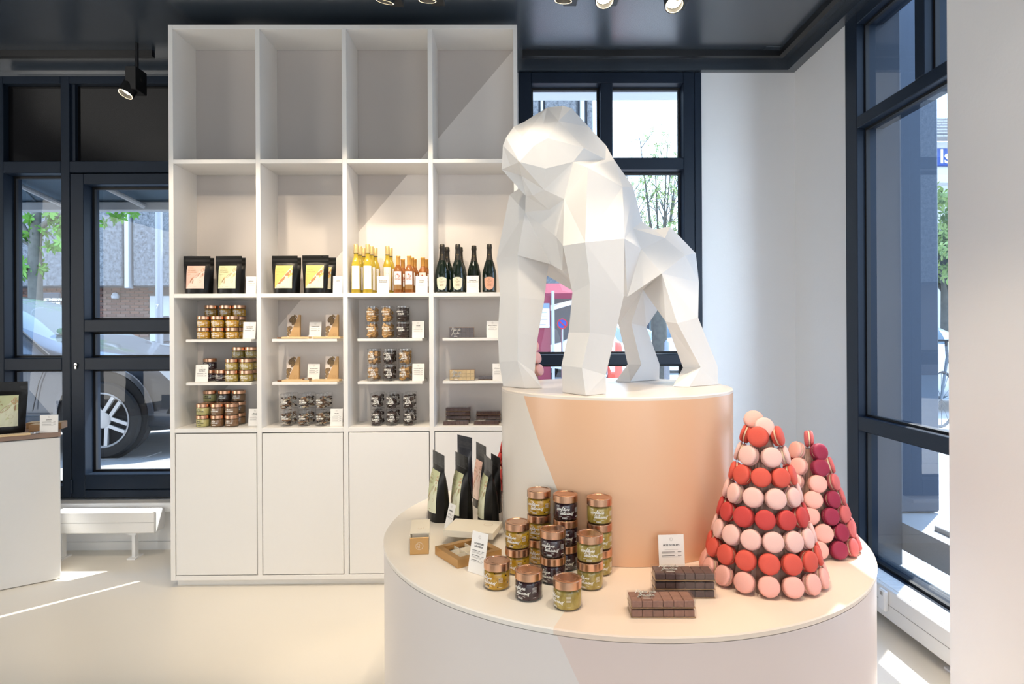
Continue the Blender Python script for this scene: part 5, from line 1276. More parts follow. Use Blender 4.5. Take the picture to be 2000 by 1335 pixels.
# pillar of the facade beyond the right window
struct('facade_pillar', MB().bbox(XR+.255, 2.78, 3.92, 4.5, GZ-.02, 6, .01), mat('slate_facade', (.022, .040, .072), .5, noise=.08), 'dark slate facade pillar outside the right window')
# canopy over the gorilla window
struct('facade_canopy', MB().bbox(.1, 2.6, WY+.26, 5.9, 3.87, 4.05, .01), mat('pale_canopy', (.62, .68, .74), .6), 'pale canopy over the gorilla window outside')

# --- awning over the street door
CANV = mat('blue_grey_canvas', (.085, .135, .19), .75, noise=.08, nscale=12)
ALU = mat('white_aluminium', (.45, .46, .48), .4, metal=.1)
aw = empty('street_awning', (-3, WY+.26, 3)); tag(aw, 'blue-grey canvas awning with white arms over the street door', 'awning')
AY1, AZ1 = 5.55, PY(250, 406, 5.55).z
c0, c1 = -2.0, 1.40; y1 = AY1-WY-.26
put('canvas', MB().add([(c0-.9, .02, .22), (c1, .02, .22), (c1, y1, AZ1-3+.05), (c0-.9, y1, AZ1-3+.05), (c0-.9, .02, .235), (c1, .02, .235), (c1, y1, AZ1-3+.065), (c0-.9, y1, AZ1-3+.065)],
    [(0, 3, 2, 1), (4, 5, 6, 7), (0, 1, 5, 4), (1, 2, 6, 5), (2, 3, 7, 6), (3, 0, 4, 7)]).mesh('canvas', CANV), aw)
put('front_bar', MB().bbox(c0-.9, c1, y1-.04, y1+.04, AZ1-3-.03, AZ1-3+.05, .008).mesh('front_bar', ALU), aw)
put('wall_box', MB().bbox(c0-.9, c1, .0, .1, .24, .36, .01).mesh('wall_box', ALU), aw)
for xa, xb in ((-1.75, -1.0), (-1.05, -.3), (.2, .95)):
    put('arm', MB().tube((xa, .06, .19), (xb, y1-.05, AZ1-3+.0), .022, .022, 8).mesh('arm', ALU), aw)
put('seam', MB().tube((-1.3, .05, .205), (-1.3, y1, AZ1-3+.045), .008).mesh('seam', CANV), aw)

# --- office building across the street
BYO = 16.0
def ox(px, Y=BYO): return PY(px, 600, Y).x
CONC = mat('washed_concrete', (.15, .152, .158), .9, noise=.78, nscale=11)
nt = CONC.node_tree
for n in list(nt.nodes):
    if n.type == 'TEX_NOISE':
        lk = n.outputs['Fac'].links[0]; to = lk.to_socket; mr = nt.nodes.new('ShaderNodeMapRange'); mr.inputs[1].default_value = .42; mr.inputs[2].default_value = .58
        nt.links.new(n.outputs['Fac'], mr.inputs[0]); nt.links.new(mr.outputs[0], to)
    if n.type == 'TEX_NOISE': n.inputs['Detail'].default_value = 12; n.inputs['Roughness'].default_value = .95
bld = empty('office_building', (0, BYO, GZ)); tag(bld, 'grey washed concrete office building with brick ground floor across the street', 'building')
zc1 = PY(250, 558, BYO).z-GZ; HB = 15
slits = [(239, 260), (1054, 1066), (1128, 1149)]; edges = [-32]+[e for s_ in slits for e in (ox(s_[0]), ox(s_[1]))]+[ox(1160)]
for i in range(0, len(edges), 2):
    put('concrete_panel', MB().bbox(edges[i], edges[i+1], 0, .5, zc1, HB, .02).mesh('concrete_panel', CONC), bld)
DGL = mat('dark_window_glass', (.02, .03, .05), .08)
for a, b in slits:
    xa, xb = ox(a), ox(b); w_ = xb-xa
    put('slit_window', MB().box(xa, xb, .2, .25, zc1, HB).mesh('slit_window', DGL), bld)
    put('white_post', MB().bbox(xa+w_*.32, xa+w_*.72, -.06, .15, zc1-.06, HB, .01).mesh('white_post', ALU), bld)
BRK = [mat(f'brick_{i}', c, .85, noise=.15, nscale=20) for i, c in enumerate(((.15, .07, .05), (.185, .09, .062), (.125, .06, .048), (.17, .10, .08)))]
put('brick_wall', MB().box(-32, 2.0, .7, .9, -.4, zc1+.3).mesh('brick_wall', mat('brick_mortar', (.14, .115, .105), .9)), bld)
bms = [MB().bbox(-.115, .115, -.012, .03, -.031, .031, .004).mesh('brick', m) for m in BRK]
bx0, bx1 = ox(30, 16.7), ox(291, 16.7)
row = 0; z = zc1-.04
while z > 1.15:
    x = bx0+(.125 if row % 2 else 0)
    while x < bx1:
        put('brick', rnd.choice(bms), bld, (x, .69, z)); x += .25
    z -= .079; row += 1
# white door and lamp in the brick wall
dz1 = PY(310, 578, 16.7).z-GZ
dd = put('door', MB().bbox(ox(292, 16.6), ox(400, 16.6), .60, .69, 0, dz1, .01).mesh('door', mat('white_door_paint', (.48, .50, .52), .5)), bld)
put('door_window', MB().box(ox(318, 16.6)-.1, ox(330, 16.6), .585, .6, .6, dz1-.55).mesh('door_window', DGL), dd)
lp = PY(225, 578, 16.6); put('wall_lamp', MB().lathe([(0, -.09), (.09, -.06), (.1, 0), (.06, .08), (0, .1)], 14).mesh('wall_lamp', ALU), bld, (lp.x, .6, lp.z-GZ))
# dark notice board with two lines of lettering
nb0, nb1 = PY(80, 571, 15), PY(117, 606, 15)
nb = empty('notice_board', ((nb0.x+nb1.x)/2, 15, GZ)); tag(nb, 'dark notice board with two lines of pale lettering by the tree', 'sign')
nw = (nb1.x-nb0.x)/2
put('board', MB().bbox(-nw, nw, 0, .06, 1.0, nb0.z-GZ, .03).mesh('board', mat('dark_board', (.035, .04, .05), .5)), nb)
pr = MB(); f = on_front(-.004); flat(pr, text2d('AUGUSTINERHAUS', .083, bold=.004), f, 0, nb0.z-GZ-.20); flat(pr, text2d('EMG-KIRCHE', .083, bold=.004), f, 0, nb0.z-GZ-.29)
put('lettering', pr.raw('lettering', mat('pale_lettering', (.85, .80, .62), .6)), nb)
for s_ in (-1, 1): put('post', MB().tube((s_*nw*.8, .04, 0), (s_*nw*.8, .04, 1.02), .03).mesh('post', BLACK), nb)
# lamp post
p = PY(311.5, 650, 9.0)
lpst = empty('street_pole', (p.x, 9.0, GZ)); tag(lpst, 'grey metal street pole with a small white number seen through the door', 'pole')
put('shaft', MB().tube((0, 0, 0), (0, 0, 5), .052, .046, 18).mesh('shaft', mat('zinc_pole', (.28, .29, .31), .45, metal=.3, noise=.1)), lpst)
put('number', MB().add(*[([(x, -.0535, y) for x, y in text2d('7', .09)[0]]), text2d('7', .09)[1]]).raw('number', PRINTW), lpst, (0, 0, PY(312, 602, 9).z-GZ))
# --- bicycle behind the pole
bk = empty('bicycle', (ox(300, 11), 11, GZ)); tag(bk, 'parked bicycle with dark handlebar behind the street pole', 'bicycle')
whl = MB(); N = 28
for i in range(N): a, b = 2*PI*i/N, 2*PI*(i+1)/N; whl.tube((.33*math.cos(a), 0, .33*math.sin(a)), (.33*math.cos(b), 0, .33*math.sin(b)), .018, n=5)
for i in range(12): a = 2*PI*i/12; whl.tube((0, 0, 0), (.32*math.cos(a), 0, .32*math.sin(a)), .003, n=4)
whm = whl.mesh('wheel', BLACK)
put('wheel', whm, bk, (0, 0, .34)); put('wheel', whm, bk, (1.02, 0, .34))
fr = MB(); S_ = (.0, 0, .34); E_ = (1.02, 0, .34); bbk = (.6, 0, .3); st_ = (.72, 0, .85); hd = (.14, 0, .85)
for a, b in ((S_, hd), (hd, bbk), (bbk, st_), (hd, st_), (bbk, E_), (st_, E_), (hd, (.12, 0, 1.0)), (st_, (.74, 0, .95))): fr.tube(a, b, .017, n=7)
put('frame', fr.mesh('frame', mat('bike_frame', (.10, .12, .14), .4)), bk)
put('handlebar', MB().tube((.12, -.27, 1.05), (.12, .27, 1.05), .014, n=7).tube((.12, -.27, 1.05), (.26, -.3, 1.05), .017, n=7).tube((.12, .27, 1.05), (.26, .3, 1.05), .017, n=7).tube((.12, 0, .98), (.12, 0, 1.05), .017, n=7).mesh('handlebar', BLACK), bk)
put('saddle', MB().bbox(.62, .88, -.07, .07, .95, 1.0, .02).mesh('saddle', BLACK), bk)

# --- cars
CGL = mat('car_glass', (.10, .13, .15), .05, spec=.8)
TYRE = mat('tyre_rubber', (.018, .018, .02), .7, bump=.2)
RIM = mat('alloy_rim', (.62, .64, .67), .35, metal=.25)
def subdiv(mb, mats, lev):
    me = mb.mesh('tmp', mats); o = bpy.data.objects.new('tmp', me); C.objects.link(o)
    m = o.modifiers.new('s', 'SUBSURF'); m.levels = lev; m.render_levels = lev
    r = bpy.data.meshes.new_from_object(o.evaluated_get(bpy.context.evaluated_depsgraph_get())); bpy.data.objects.remove(o)
    return r
def split(me, k, name, m):
    bm = bmesh.new(); bm.from_mesh(me)
    bmesh.ops.delete(bm, geom=[f for f in bm.faces if f.material_index != k], context='FACES')
    for f in bm.faces: f.smooth = True; f.material_index = 0
    r = bpy.data.meshes.new(name); bm.to_mesh(r); bm.free(); r.materials.append(m); return r
def car_meshes(paint, W=.93):
    #      x     w    zlow  belt  top   roofw
    st = [(.96, .60, .42, .60, .68, .5), (.90, .80, .30, .70, .80, .62), (.70, .95, .24, .80, .93, .72), (.25, 1.0, .22, .88, 1.02, .78), (-.25, 1.0, .22, .93, 1.08, .80), (-.55, 1.0, .22, .96, 1.14, .80),
          (-.98, 1.0, .22, .99, 1.42, .74), (-1.38, 1.0, .22, 1.0, 1.59, .70), (-2.0, 1.0, .22, 1.02, 1.65, .70), (-2.9, 1.0, .22, 1.04, 1.62, .69), (-3.4, .98, .24, 1.05, 1.45, .68), (-3.68, .93, .30, 1.0, 1.12, .70), (-3.76, .75, .42, .85, .95, .6)]
    b = MB(); R = []
    for x, w, zl, zb, zt_, rw in st:
        h = [(w*.80, zl), (w*.97, zl+.10), (w*1.0, (zl+zb)/2), (w*.985, zb-.06), (w*.93, zb), (w*rw*1.04, zb+(zt_-zb)*.72), (w*rw*.55, zt_-.012), (0, zt_)]
        R.append([(x, -y*W, z) for y, z in h]+[(x, y*W, z) for y, z in reversed(h[:-1])])
    n = len(R[0]); b.add([p for r in R for p in r], [])
    for j in range(len(R)-1):
        for i in range(n-1):
            k = 0
            if 6 <= j <= 9 and i in (4, 9): k = 1                        # side windows
            if j in (5, 6) and i in (5, 6, 7, 8): k = 1                  # windscreen
            if j in (5,) and i in (4, 9): k = 0
            if j in (9, 10) and i in (5, 6, 7, 8): k = 1
            b.f.append([j*n+i, (j+1)*n+i, (j+1)*n+i+1, j*n+i+1]); b.m.append(k)
    b.f.append(list(range(n))); b.m.append(0); b.f.append([(len(R)-1)*n+i for i in reversed(range(n))]); b.m.append(0)
    me = subdiv(b, [paint, CGL], 2)
    return [('body', split(me, 0, 'body', paint)), ('windows', split(me, 1, 'windows', CGL))]
ty = MB().lathe([(.25, -.02), (.30, -.03), (.345, -.025), (.362, -.005), (.362, .19), (.34, .21), (.25, .2)], 44, cap=False).mesh('tyre', TYRE, 40)
rm = MB().lathe([(.262, -.028), (.25, -.032), (.243, -.02), (.24, .02)], 44, cap=False)
for i in range(5):
    for s_ in (-1, 1):
        a = 2*PI*i/5+PI/2; pts = []
        a1, a2 = a+s_*.30, a+s_*.16
        p0 = (.07*math.cos(a+s_*.55), .07*math.sin(a+s_*.55)); p1 = (.245*math.cos(a2), .245*math.sin(a2)); dx, dy = p1[0]-p0[0], p1[1]-p0[1]; L = math.hypot(dx, dy); nx, ny = -dy/L*.016, dx/L*.016
        rm.add([(p0[0]+nx, p0[1]+ny, -.012), (p0[0]-nx, p0[1]-ny, -.012), (p1[0]-nx, p1[1]-ny, -.03), (p1[0]+nx, p1[1]+ny, -.03), (p0[0]+nx, p0[1]+ny, .03), (p0[0]-nx, p0[1]-ny, .03), (p1[0]-nx, p1[1]-ny, .01), (p1[0]+nx, p1[1]+ny, .01)],
               [(0, 3, 2, 1), (4, 5, 6, 7), (0, 1, 5, 4), (1, 2, 6, 5), (2, 3, 7, 6), (3, 0, 4, 7)])
rm.lathe([(.075, .02), (.078, -.014), (.05, -.02), (0, -.02)], 20)
rmm = rm.mesh('rim', RIM, 40)
brk = MB().lathe([(.245, .06), (.0, .06)], 30, cap=False).mesh('brake_disc', mat('dark_wheel_inside', (.03, .035, .045), .5), 40)
wellm = MB().lathe([(0, .006), (.415, .006), (.425, 0)], 40, cap=False).mesh('wheel_well', mat('wheel_well_black', (.008, .008, .010), .8))
def car(paint, loc, rz, label, detail=True, s=1):
    r = empty('car', loc, rz, s=s); tag(r, label, 'car')
    for nm, me in car_meshes(paint): put(nm, me, r)
    for x in (0, -2.82):
        for sy in (-1, 1):
            rot = (-PI/2, 0, 0) if sy < 0 else (PI/2, 0, 0)
            put('wheel_well', wellm, r, (x, sy*.928, .40), (PI/2 if sy < 0 else -PI/2, 0, 0))
            w = put('tyre', ty, r, (x, sy*.938, .362), rot); put('rim', rmm, w); put('brake_disc', brk, w)
    if detail:
        TRM = mat('car_trim_black', (.015, .016, .018), .4)
        ar = MB()
        for i in range(20):
            a, b = PI*i/20, PI*(i+1)/20
            ar.add([(rr*math.cos(t), y, rr*math.sin(t)) for t in (a, b) for rr, y in ((.43, -.948), (.47, -.945), (.47, -.92), (.43, -.92))], [(0, 1, 5, 4), (1, 2, 6, 5), (3, 0, 4, 7)])
        arm_ = ar.mesh('wheel_arch', paint)
        put('wheel_arch', arm_, r, (0, 0, .40))
        put('door_seam', MB().tube((-.66, -.942, .45), (-.60, -.942, .72), .005, n=5).tube((-.60, -.942, .72), (-.52, -.925, .95), .005, n=5).mesh('door_seam', TRM), r)
        put('sill_seam', MB().tube((-2.2, -.94, .40), (-.5, -.944, .40), .005, n=5).mesh('sill_seam', TRM), r)
        put('window_trim', MB().tube((-.55, -.885, .97), (-1.32, -.70, 1.52), .018, n=6).tube((-.55, -.885, .97), (-2.6, -.90, 1.03), .012, n=6).mesh('window_trim', TRM), r)
        mi = MB(); lump(mi, (-.95, -1.04, 1.06), .11, 3, .62); put('mirror', mi.mesh('mirror', mat('mirror_shell', (.05, .055, .065), .2), 80), r)
        put('mirror_stem', MB().tube((-.92, -.9, 1.0), (-.93, -1.0, 1.02), .025, n=6).mesh('mirror_stem', TRM), r)
        hl = MB(); hl.add([(.86, -.70, .80), (.62, -.87, .83), (.46, -.905, .86), (.60, -.89, .72), (.86, -.74, .66)], [(0, 1, 2, 3, 4)])
        hl.v = [(x+.03, y-.035, z) for x, y, z in hl.v]
        put('headlight', hl.mesh('headlight', mat('headlight_glass', (.75, .82, .9), .08)), r)
        gr = MB(); gr.add([(.84, -.80, .54), (.66, -.93, .55), (.60, -.95, .42), (.80, -.85, .38)], [(0, 1, 2, 3)]); put('air_intake', gr.mesh('air_intake', TRM), r)
        st2 = put('badge_disc', MB().lathe([(0, 0), (.055, 0)], 16, cap=False).mesh('badge_disc', mat('green_sticker', (.25, .62, .45), .5)), r, (-.62, -.60, 1.205), (-.62, -.25, .1))
    return r
car(mat('grey_car_paint', (.085, .095, .115), .22, metal=.35, coat=.8), (-3.88, 5.80+.93, GZ), 0, 'dark grey parked car right outside the street door')
car(mat('white_car_paint', (.72, .73, .74), .25, coat=.6), (PY(1100, 680, 13).x+.35, 14.6, GZ), -2.3, 'white parked car seen between the gorilla front legs', False, .9)
car(mat('silver_car_paint', (.55, .57, .60), .25, metal=.3, coat=.6), (PY(1330, 680, 20).x+3.2, 23, GZ), .0, 'silver parked car seen between the gorilla hind legs', False, .95)
car(mat('white_car_paint', (.72, .73, .74)), (PY(1205, 680, 18.6).x+.4, 18.8, GZ), PI, 'white parked car farther off behind the red bollard', False, 1.0)

# --- red kiosk, notice, no-parking sign, bollards
RED = mat('dark_red_paint', (.24, .02, .045), .5, noise=.08)
KY = 10.5
ka, kb = PY(1020, 690, KY), PY(1075, 575, KY)
ks = empty('red_kiosk', (kb.x, KY, GZ)); tag(ks, 'dark red kiosk wall with a white notice seen through the gorilla legs', 'kiosk')
put('wall', MB().bbox(ka.x-kb.x-.5, 0, 0, 1.2, -.03, kb.z-GZ, .01).mesh('wall', RED), ks)
n0, n1 = PY(1052, 640, KY), PY(1073, 592, KY)
nt_ = put('notice', MB().bbox(n0.x-kb.x, n1.x-kb.x, -.03, 0, n0.z-GZ, n1.z-GZ, .005).mesh('notice', mat('white_notice', (.75, .78, .82), .5)), ks)
put('notice_head', MB().box(n0.x-kb.x, n1.x-kb.x, -.035, -.03, n1.z-GZ-.09, n1.z-GZ).mesh('notice_head', mat('blue_grey_notice', (.2, .26, .34), .5)), nt_)
put('small_print', MB().add(*[([(x+(n0.x+n1.x)/2-kb.x, -.033, y+n0.z-GZ) for x, y in bars2d([(-.07, .05, .26, .012), (-.07, .07, .2, .012), (-.07, .06, .14, .012), (-.07, .03, .05, .012)])[0]]), bars2d([(-.07, .05, .26, .012), (-.07, .07, .2, .012), (-.07, .06, .14, .012), (-.07, .03, .05, .012)])[1]]).raw('small_print', PRINTG), nt_)
put('corner_post', MB().tube((.04, -.03, -.03), (.04, -.03, kb.z-GZ+.06), .028, n=10).mesh('corner_post', ALU), ks)
rc = empty('market_canopy', (PY(1100, 580, 12.5).x, 12.5, GZ)); tag(rc, 'red and white market canopy behind the kiosk', 'canopy')
cz = PY(1100, 572, 12.5).z-GZ
put('red_cloth', MB().add([(-.4, 0, cz), (.6, 0, cz), (.6, 1.2, cz+.3), (-.4, 1.2, cz+.3), (-.4, 0, cz-.12), (.6, 0, cz-.12)], [(0, 1, 2, 3), (0, 4, 5, 1)]).mesh('red_cloth', RED), rc)
put('white_cloth', MB().add([(-.4, .1, cz-.32), (.6, .1, cz-.02), (.6, 1.2, cz), (-.4, 1.2, cz-.25), (-.4, .1, cz-.40), (.6, .1, cz-.12)], [(0, 1, 2, 3), (0, 4, 5, 1)]).mesh('white_cloth', CARD), rc)
for sx_ in (-.38, .58): put('pole', MB().tube((sx_, .1, -.03), (sx_, .1, cz-.02), .025).mesh('pole', ALU), rc)
p = PY(1098, 632, 11.4); ns = empty('no_parking_sign', (p.x, 11.4, GZ)); tag(ns, 'round blue and red no-parking sign on a pole', 'sign')
zz = p.z-GZ
put('disc', MB().lathe([(0, 0), (.1, 0), (.1, .01), (0, .01)], 20).mesh('disc', mat('sign_blue', (.04, .10, .45), .5)), ns, (0, 0, zz), (PI/2, 0, 0))
put('red_ring', MB().add(*[([(x, -.014, y+zz) for x, y in ring2d(0, 0, .1, .02)[0]]), ring2d(0, 0, .1, .02)[1]]).raw('red_ring', mat('sign_red', (.6, .03, .03), .5)), ns)
put('red_bar', MB().add(*[([(x, -.0145, y+zz) for x, y in line2d(-.06, .06, .06, -.06, .02)[0]]), [(0, 1, 2, 3)]]).raw('red_bar', MATS['sign_red']), ns)
put('pole', MB().tube((0, .03, -.03), (0, .03, zz+.1), .02).mesh('pole', ALU), ns)
p = PY(1201, 690, 9); bo = empty('red_bollard', (p.x, 9, GZ)); tag(bo, 'rounded red bollard with a small arched mark', 'bollard')
bzt = PY(1201, 665, 9).z-GZ
put('body', MB().lathe([(.11, -.03), (.11, bzt-.1), (.09, bzt-.03), (.05, bzt), (0, bzt+.005)], 20).mesh('body', mat('bollard_red', (.70, .10, .06), .5), 40), bo)
put('mark', MB().add(*[([(.112*math.sin(x/.112), -.112*math.cos(x/.112), y) for x, y in ring2d(0, bzt-.22, .06, .014)[0]]), ring2d(0, 0, .06, .014)[1]]).raw('mark', BLACK), bo)
p = PY(1302, 690, 11); bo = empty('street_bollard', (p.x, 11, GZ)); tag(bo, 'slim grey street bollard beside the tree trunk', 'bollard')
bzt = PY(1302, 663, 11).z-GZ
put('shaft', MB().lathe([(.06, -.03), (.05, bzt*.7), (.065, bzt*.72), (.065, bzt*.8), (.05, bzt*.82), (.045, bzt*.95), (0, bzt)], 14).mesh('shaft', mat('zinc_pole', (0, 0, 0)), 40), bo)

# --- trees
BARK = mat('tree_bark', (.10, .095, .08), .9, noise=.5, nscale=14, bump=.6, bscale=30)
LEAF = mat('spring_leaf', (.10, .25, .022), .55, noise=.3, nscale=3)
LEAFY = mat('young_leaf', (.23, .31, .08), .6, noise=.3, nscale=2)
def leafcluster(mb, c, r, n, q):
    """a fan of pointed leaflets"""
    d = Vector((q.uniform(-1, 1), q.uniform(-1, 1), q.uniform(-.6, .2))).normalized(); u = d.orthogonal().normalized(); v = d.cross(u)
    for i in range(n):
        a = 2*PI*i/n+q.uniform(-.2, .2); t = (u*math.cos(a)+v*math.sin(a)+d*.25).normalized(); s_ = t.cross(d).normalized()
        L = r*q.uniform(.75, 1.1); w = L*.22
        mb.add([c, c+t*L*.55+s_*w, c+t*L, c+t*L*.55-s_*w], [(0, 1, 2, 3)])
def tree(label, loc, limbs, clusters, lr, leafn, seed, leafmat, name='street_tree', group=None):
    q = random.Random(seed); r = empty(name, loc); tag(r, label, 'tree', group)
    t = MB()
    for a, b, r0, r1 in limbs: t.tube(a, b, r0, r1, 9)
    put('trunk', t.mesh('trunk', BARK, 60), r)
    f = MB()
    for c, sp_, n in clusters:
        for i in range(n): leafcluster(f, Vector(c)+Vector((q.gauss(0, sp_), q.gauss(0, sp_), q.gauss(0, sp_*.6))), lr, leafn, q)
    fo = put('foliage', f.mesh('foliage', leafmat), r); fo['kind'] = 'stuff'
    return r
TYt = 12.0
def tl(px, py, Y=TYt): p = PY(px, py, Y); return p
b0 = tl(70, 600); T0 = Vector((b0.x, TYt, GZ))
def tr_(px, py, Y=TYt): return tuple(tl(px, py, Y)-T0)
limbs = [((.02, 0, -.03), tr_(70, 600), .16, .125), (tr_(70, 600), tr_(68, 500), .125, .115), (tr_(68, 500), tr_(70, 450), .115, .10), (tr_(70, 450), tr_(72, 395), .09, .07), (tr_(70, 450), tr_(100, 428), .06, .05),
         (tr_(100, 428), tr_(150, 405), .05, .03), (tr_(62, 470), tr_(44, 438), .05, .04), (tr_(44, 438), tr_(20, 430), .04, .03), (tr_(60, 480), tr_(20, 455), .03, .02), (tr_(90, 450), tr_(118, 480), .012, .006), (tr_(72, 395), tr_(80, 330), .07, .05),
         (tr_(80, 330), tr_(60, 240), .05, .03), (tr_(80, 330), tr_(180, 300), .04, .02), (tr_(150, 405), tr_(250, 395), .03, .012)]
cl = [(tr_(95, 448), .10, 7), (tr_(70, 452), .08, 4), (tr_(46, 466), .09, 5), (tr_(75, 470), .08, 4), (tr_(97, 481), .09, 6), (tr_(112, 428), .12, 9), (tr_(60, 418), .16, 8), (tr_(45, 512), .10, 6), (tr_(62, 525), .12, 10), (tr_(45, 535), .08, 4),
      (tr_(80, 522), .08, 4), (tr_(118, 455), .06, 3), (tr_(224, 420), .09, 5), (tr_(252, 416), .09, 5), (tr_(192, 434), .06, 2), (tr_(182, 424), .04, 2), (tr_(90, 300), .9, 60), (tr_(180, 330), .7, 40)]
tree('street tree with forked trunk and bright spring leaves behind the parked car', T0, limbs, cl, .16, 6, 11, LEAF)
def big_tree(label, px, Y, ztop, spread, n, seed, lm, lr=.12, trunk=.16, zc=None):
    q = random.Random(seed); x = PY(px, 650, Y).x; zc = zc or ztop*.68
    limbs = [((0, 0, -.03), (0, 0, zc*.55), trunk, trunk*.8)]; cl = []
    for i in range(13):
        a = 2*PI*i/13+q.uniform(-.3, .3); rr = spread*q.uniform(.25, .8); e = (rr*math.cos(a), rr*math.sin(a), q.uniform(zc*.7, ztop-GZ-.3)); m = (e[0]*.35, e[1]*.35, zc*.55+(e[2]-zc*.55)*.55)
        limbs += [((0, 0, zc*q.uniform(.42, .55)), m, trunk*.5, trunk*.25), (m, e, trunk*.25, .012)]
        cl += [(e, spread*.16, n//26), (m, spread*.22, n//26)]
    tree(label, (x, Y, GZ), limbs, cl, lr, 5, seed, lm)
big_tree('pale airy tree standing far behind the gorilla back', 1275, 26, 6.0, 2.6, 700, 21, LEAFY, .11, .10, 4.6)
q = random.Random(31); bt = PY(1290, 650, 12.2); limbs = [((0, 0, -.03), (-.03, 0, 1.6), .165, .15), ((-.03, 0, 1.6), (.0, 0, 2.35), .15, .13)]; cl = []
for i in range(16):
    a = q.uniform(0, 6.28); rr = q.uniform(.25, 1.05); m = (rr*.4*math.cos(a), rr*.4*math.sin(a), q.uniform(2.75, 3.1)); e = (rr*math.cos(a), rr*math.sin(a), q.uniform(3.5, 4.9))
    limbs += [((0, 0, 2.3), m, .05, .024), (m, e, .022, .006)]
    for k in range(3):
        u = q.uniform(.2, .9); p = tuple(m[j]+(e[j]-m[j])*u for j in range(3)); e2 = (p[0]+q.uniform(-.35, .35), p[1]+q.uniform(-.35, .35), p[2]+q.uniform(.2, .6))
        limbs.append((p, e2, .010, .004)); cl += [(e2, .14, 7)]
    cl += [(m, .36, 60), (e, .14, 8)]
tree('slender tree with pale spring leaves and a sturdy trunk behind the gorilla rump', (bt.x, 12.2, GZ), limbs, cl, .055, 5, 32, LEAFY)
big_tree('leafy tree behind the market canopy', 1098, 19, 4.6, 1.5, 420, 23, LEAF, .16, .18, 3.0)
big_tree('sunlit yellow-green tree at the far right outside', 1850, 11.6, 4.6, 1.0, 900, 24, LEAFY, .15, .13, 3.6)

# --- far buildings on the right, with a blue shop sign
fb = empty('distant_building', (14, 34, GZ)); tag(fb, 'dark distant building between the gorilla hind legs', 'building')
put('wall', MB().box(-8, 2, 0, 6, -.3, 4.2).mesh('wall', mat('slate_green_wall', (.12, .16, .17), .8)), fb)
for i in range(12): put('window', MB().box(-7.6+.8*i, -7.1+.8*i, -.05, 0, 1.0, 3.2).mesh('window', DGL), fb)
SXp, SY_ = PY(1826, 310, 13.0), 13.0
rb = empty('corner_shop', (SXp.x, SY_, GZ)); tag(rb, 'pale corner shop with tiled roof and blue sign at the far right', 'building')
z0, z1 = PY(1826, 325, SY_).z-GZ, PY(1826, 291, SY_).z-GZ
put('fascia', MB().bbox(-.2, 3.0, .0, .3, z0-.35, z1+.15, .01).mesh('fascia', mat('pale_fascia', (.62, .62, .62), .7)), rb)
put('wall', MB().box(-.1, 3.0, 2.2, 2.4, -.3, z1).mesh('wall', mat('pale_wall', (.6, .6, .58), .7)), rb)
for xp in (.6, 2.9): put('pillar', MB().box(xp, xp+.15, .05, .2, -.3, z0-.35).mesh('pillar', MATS['pale_fascia']), rb)
sg = put('blue_sign', MB().bbox(.0, 2.0, -.06, 0, z0, z1, .01).mesh('blue_sign', mat('blue_sign_paint', (.03, .07, .30), .5)), rb)
lt = text2d('lst', .42, 'LEFT', bold=.008)
put('lettering', MB().add([(x+.06, -.066, y+z0+.06) for x, y in lt[0]], lt[1]).raw('lettering', PRINTW), sg)
rt_ = MB()
for j in range(7):
    for i in range(14): rt_.box(-.3+.25*i, -.06+.25*i, -.35+.28*j, -.04+.28*j, z1+.16+.16*j, z1+.19+.16*j)
ro = put('roof_tiles', rt_.mesh('roof_tiles', mat('grey_roof_tile', (.40, .38, .37), .8)), rb); ro['kind'] = 'stuff'
car(MATS['white_car_paint'], (PY(1900, 700, 9.5).x, 9.6, GZ), 0, 'white car passing outside at the far right', False, .95)
bk2 = copy_tree(bk); bk2.location = (PY(1838, 700, 7.3).x, 7.3, GZ); bk2.rotation_euler = (0, 0, .5); bk2['label'] = 'bicycle standing outside at the far right behind the pier'

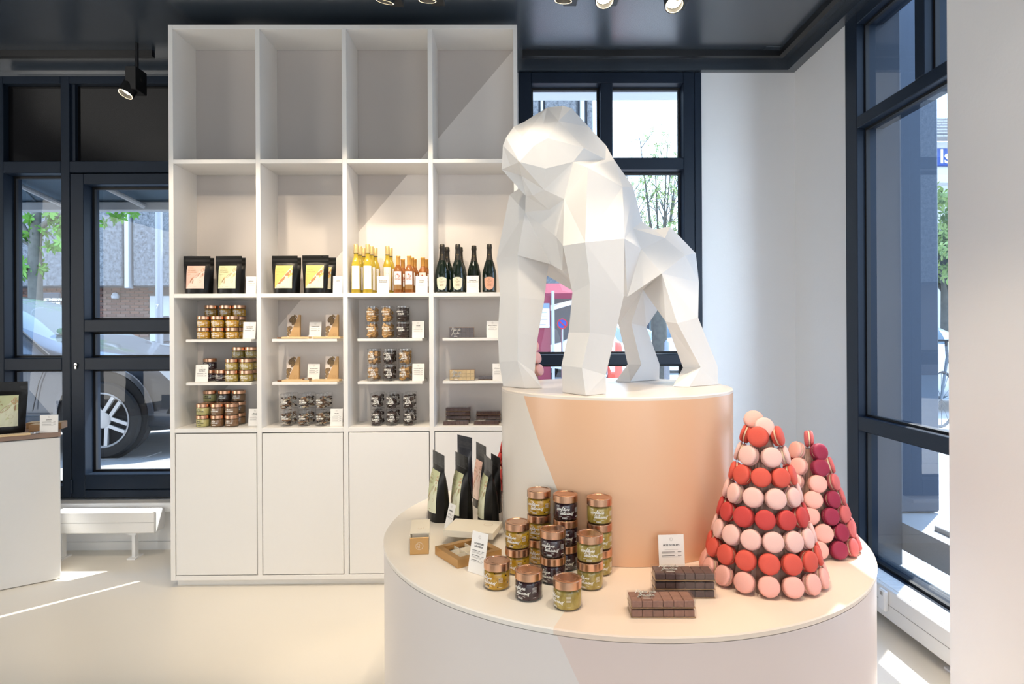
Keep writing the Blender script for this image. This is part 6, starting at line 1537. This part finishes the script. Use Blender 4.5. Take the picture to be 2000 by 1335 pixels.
# ================================================================== ON THE SALES COUNTER
KZ = kz+.0004
kr = math.atan2(kd.y, kd.x)
def kp(px, py): p = PZ(px, py, KZ); return (p.x, p.y, KZ)
p0 = PZ(-22, 851, KZ)
pouch('green', (p0.x, p0.y+.10, KZ), .5, 'large black foil pouch with green label on the sales counter', 'foil pouches on the counter', .27, .335, .10)
p1_ = PZ(91, 845.5, KZ)
price_card('white price card standing on the corner of the sales counter', (p1_.x, p1_.y+.02, KZ), .28, ['ESPRESSO'], [2, 2], w=.102, h=.116, lean=.05, group='price cards on the counter')
def flatbox(label, px, py, dy, rz, W, D, Hh, m, top):
    p = PZ(px, py, KZ)
    t = MB(); t.box(-W/2+.003, W/2-.003, .003, D-.003, Hh, Hh+.0006)
    thing('chocolate_box', label, 'box', (p.x, p.y+dy, KZ), rz, [('carton', MB().bbox(-W/2, W/2, 0, D, 0, Hh, .0015).mesh('carton', m)), ('top_print', t.mesh('top_print', top))], 'boxes on the counter')
KRAFT = mat('brown_kraft_box', (.30, .17, .075), .5); PALE = mat('cocoa_printed_paper', (.66, .54, .38), .6, noise=.35, nscale=60)
flatbox('brown chocolate box with pale printed lid between pouch and card', 60, 845, .06, .3, .105, .10, .045, KRAFT, PALE)
flatbox('narrow brown chocolate box partly behind the large counter pouch', 40, 841, .10, .3, .075, .09, .04, KRAFT, PALE)
flatbox('brown chocolate box behind the price card at the counter corner', 99, 840, .05, .3, .06, .10, .045, KRAFT, PALE)
flatbox('flat pale chocolate sleeve lying at the counter front edge', 24, 852, .008, .62, .17, .05, .012, mat('cream_tan_card', (0, 0, 0)), PALE)
q = random.Random(8)
for i, (px, py) in enumerate(((57, 849), (65, 848), (71, 847))):
    p = PZ(px, py, KZ); m_ = MB(); lump(m_, (0, 0, .009), .011, 40+i, .7)
    thing('wrapped_sweet', f'clear wrapped sweet, {["left", "middle", "right"][i]} of three at the front of the sales counter', 'sweet', (p.x, p.y+.015, KZ), 0, [('sweet', m_.mesh('sweet', mat('silver_wrapper', (.55, .56, .60), .2, metal=.6), 30)), ('twist', MB().box(-.018, -.009, -.004, .004, .006, .010).box(.009, .018, -.004, .004, .006, .010).mesh('twist', mat('silver_wrapper', (0, 0, 0))))], 'sweets on the counter')
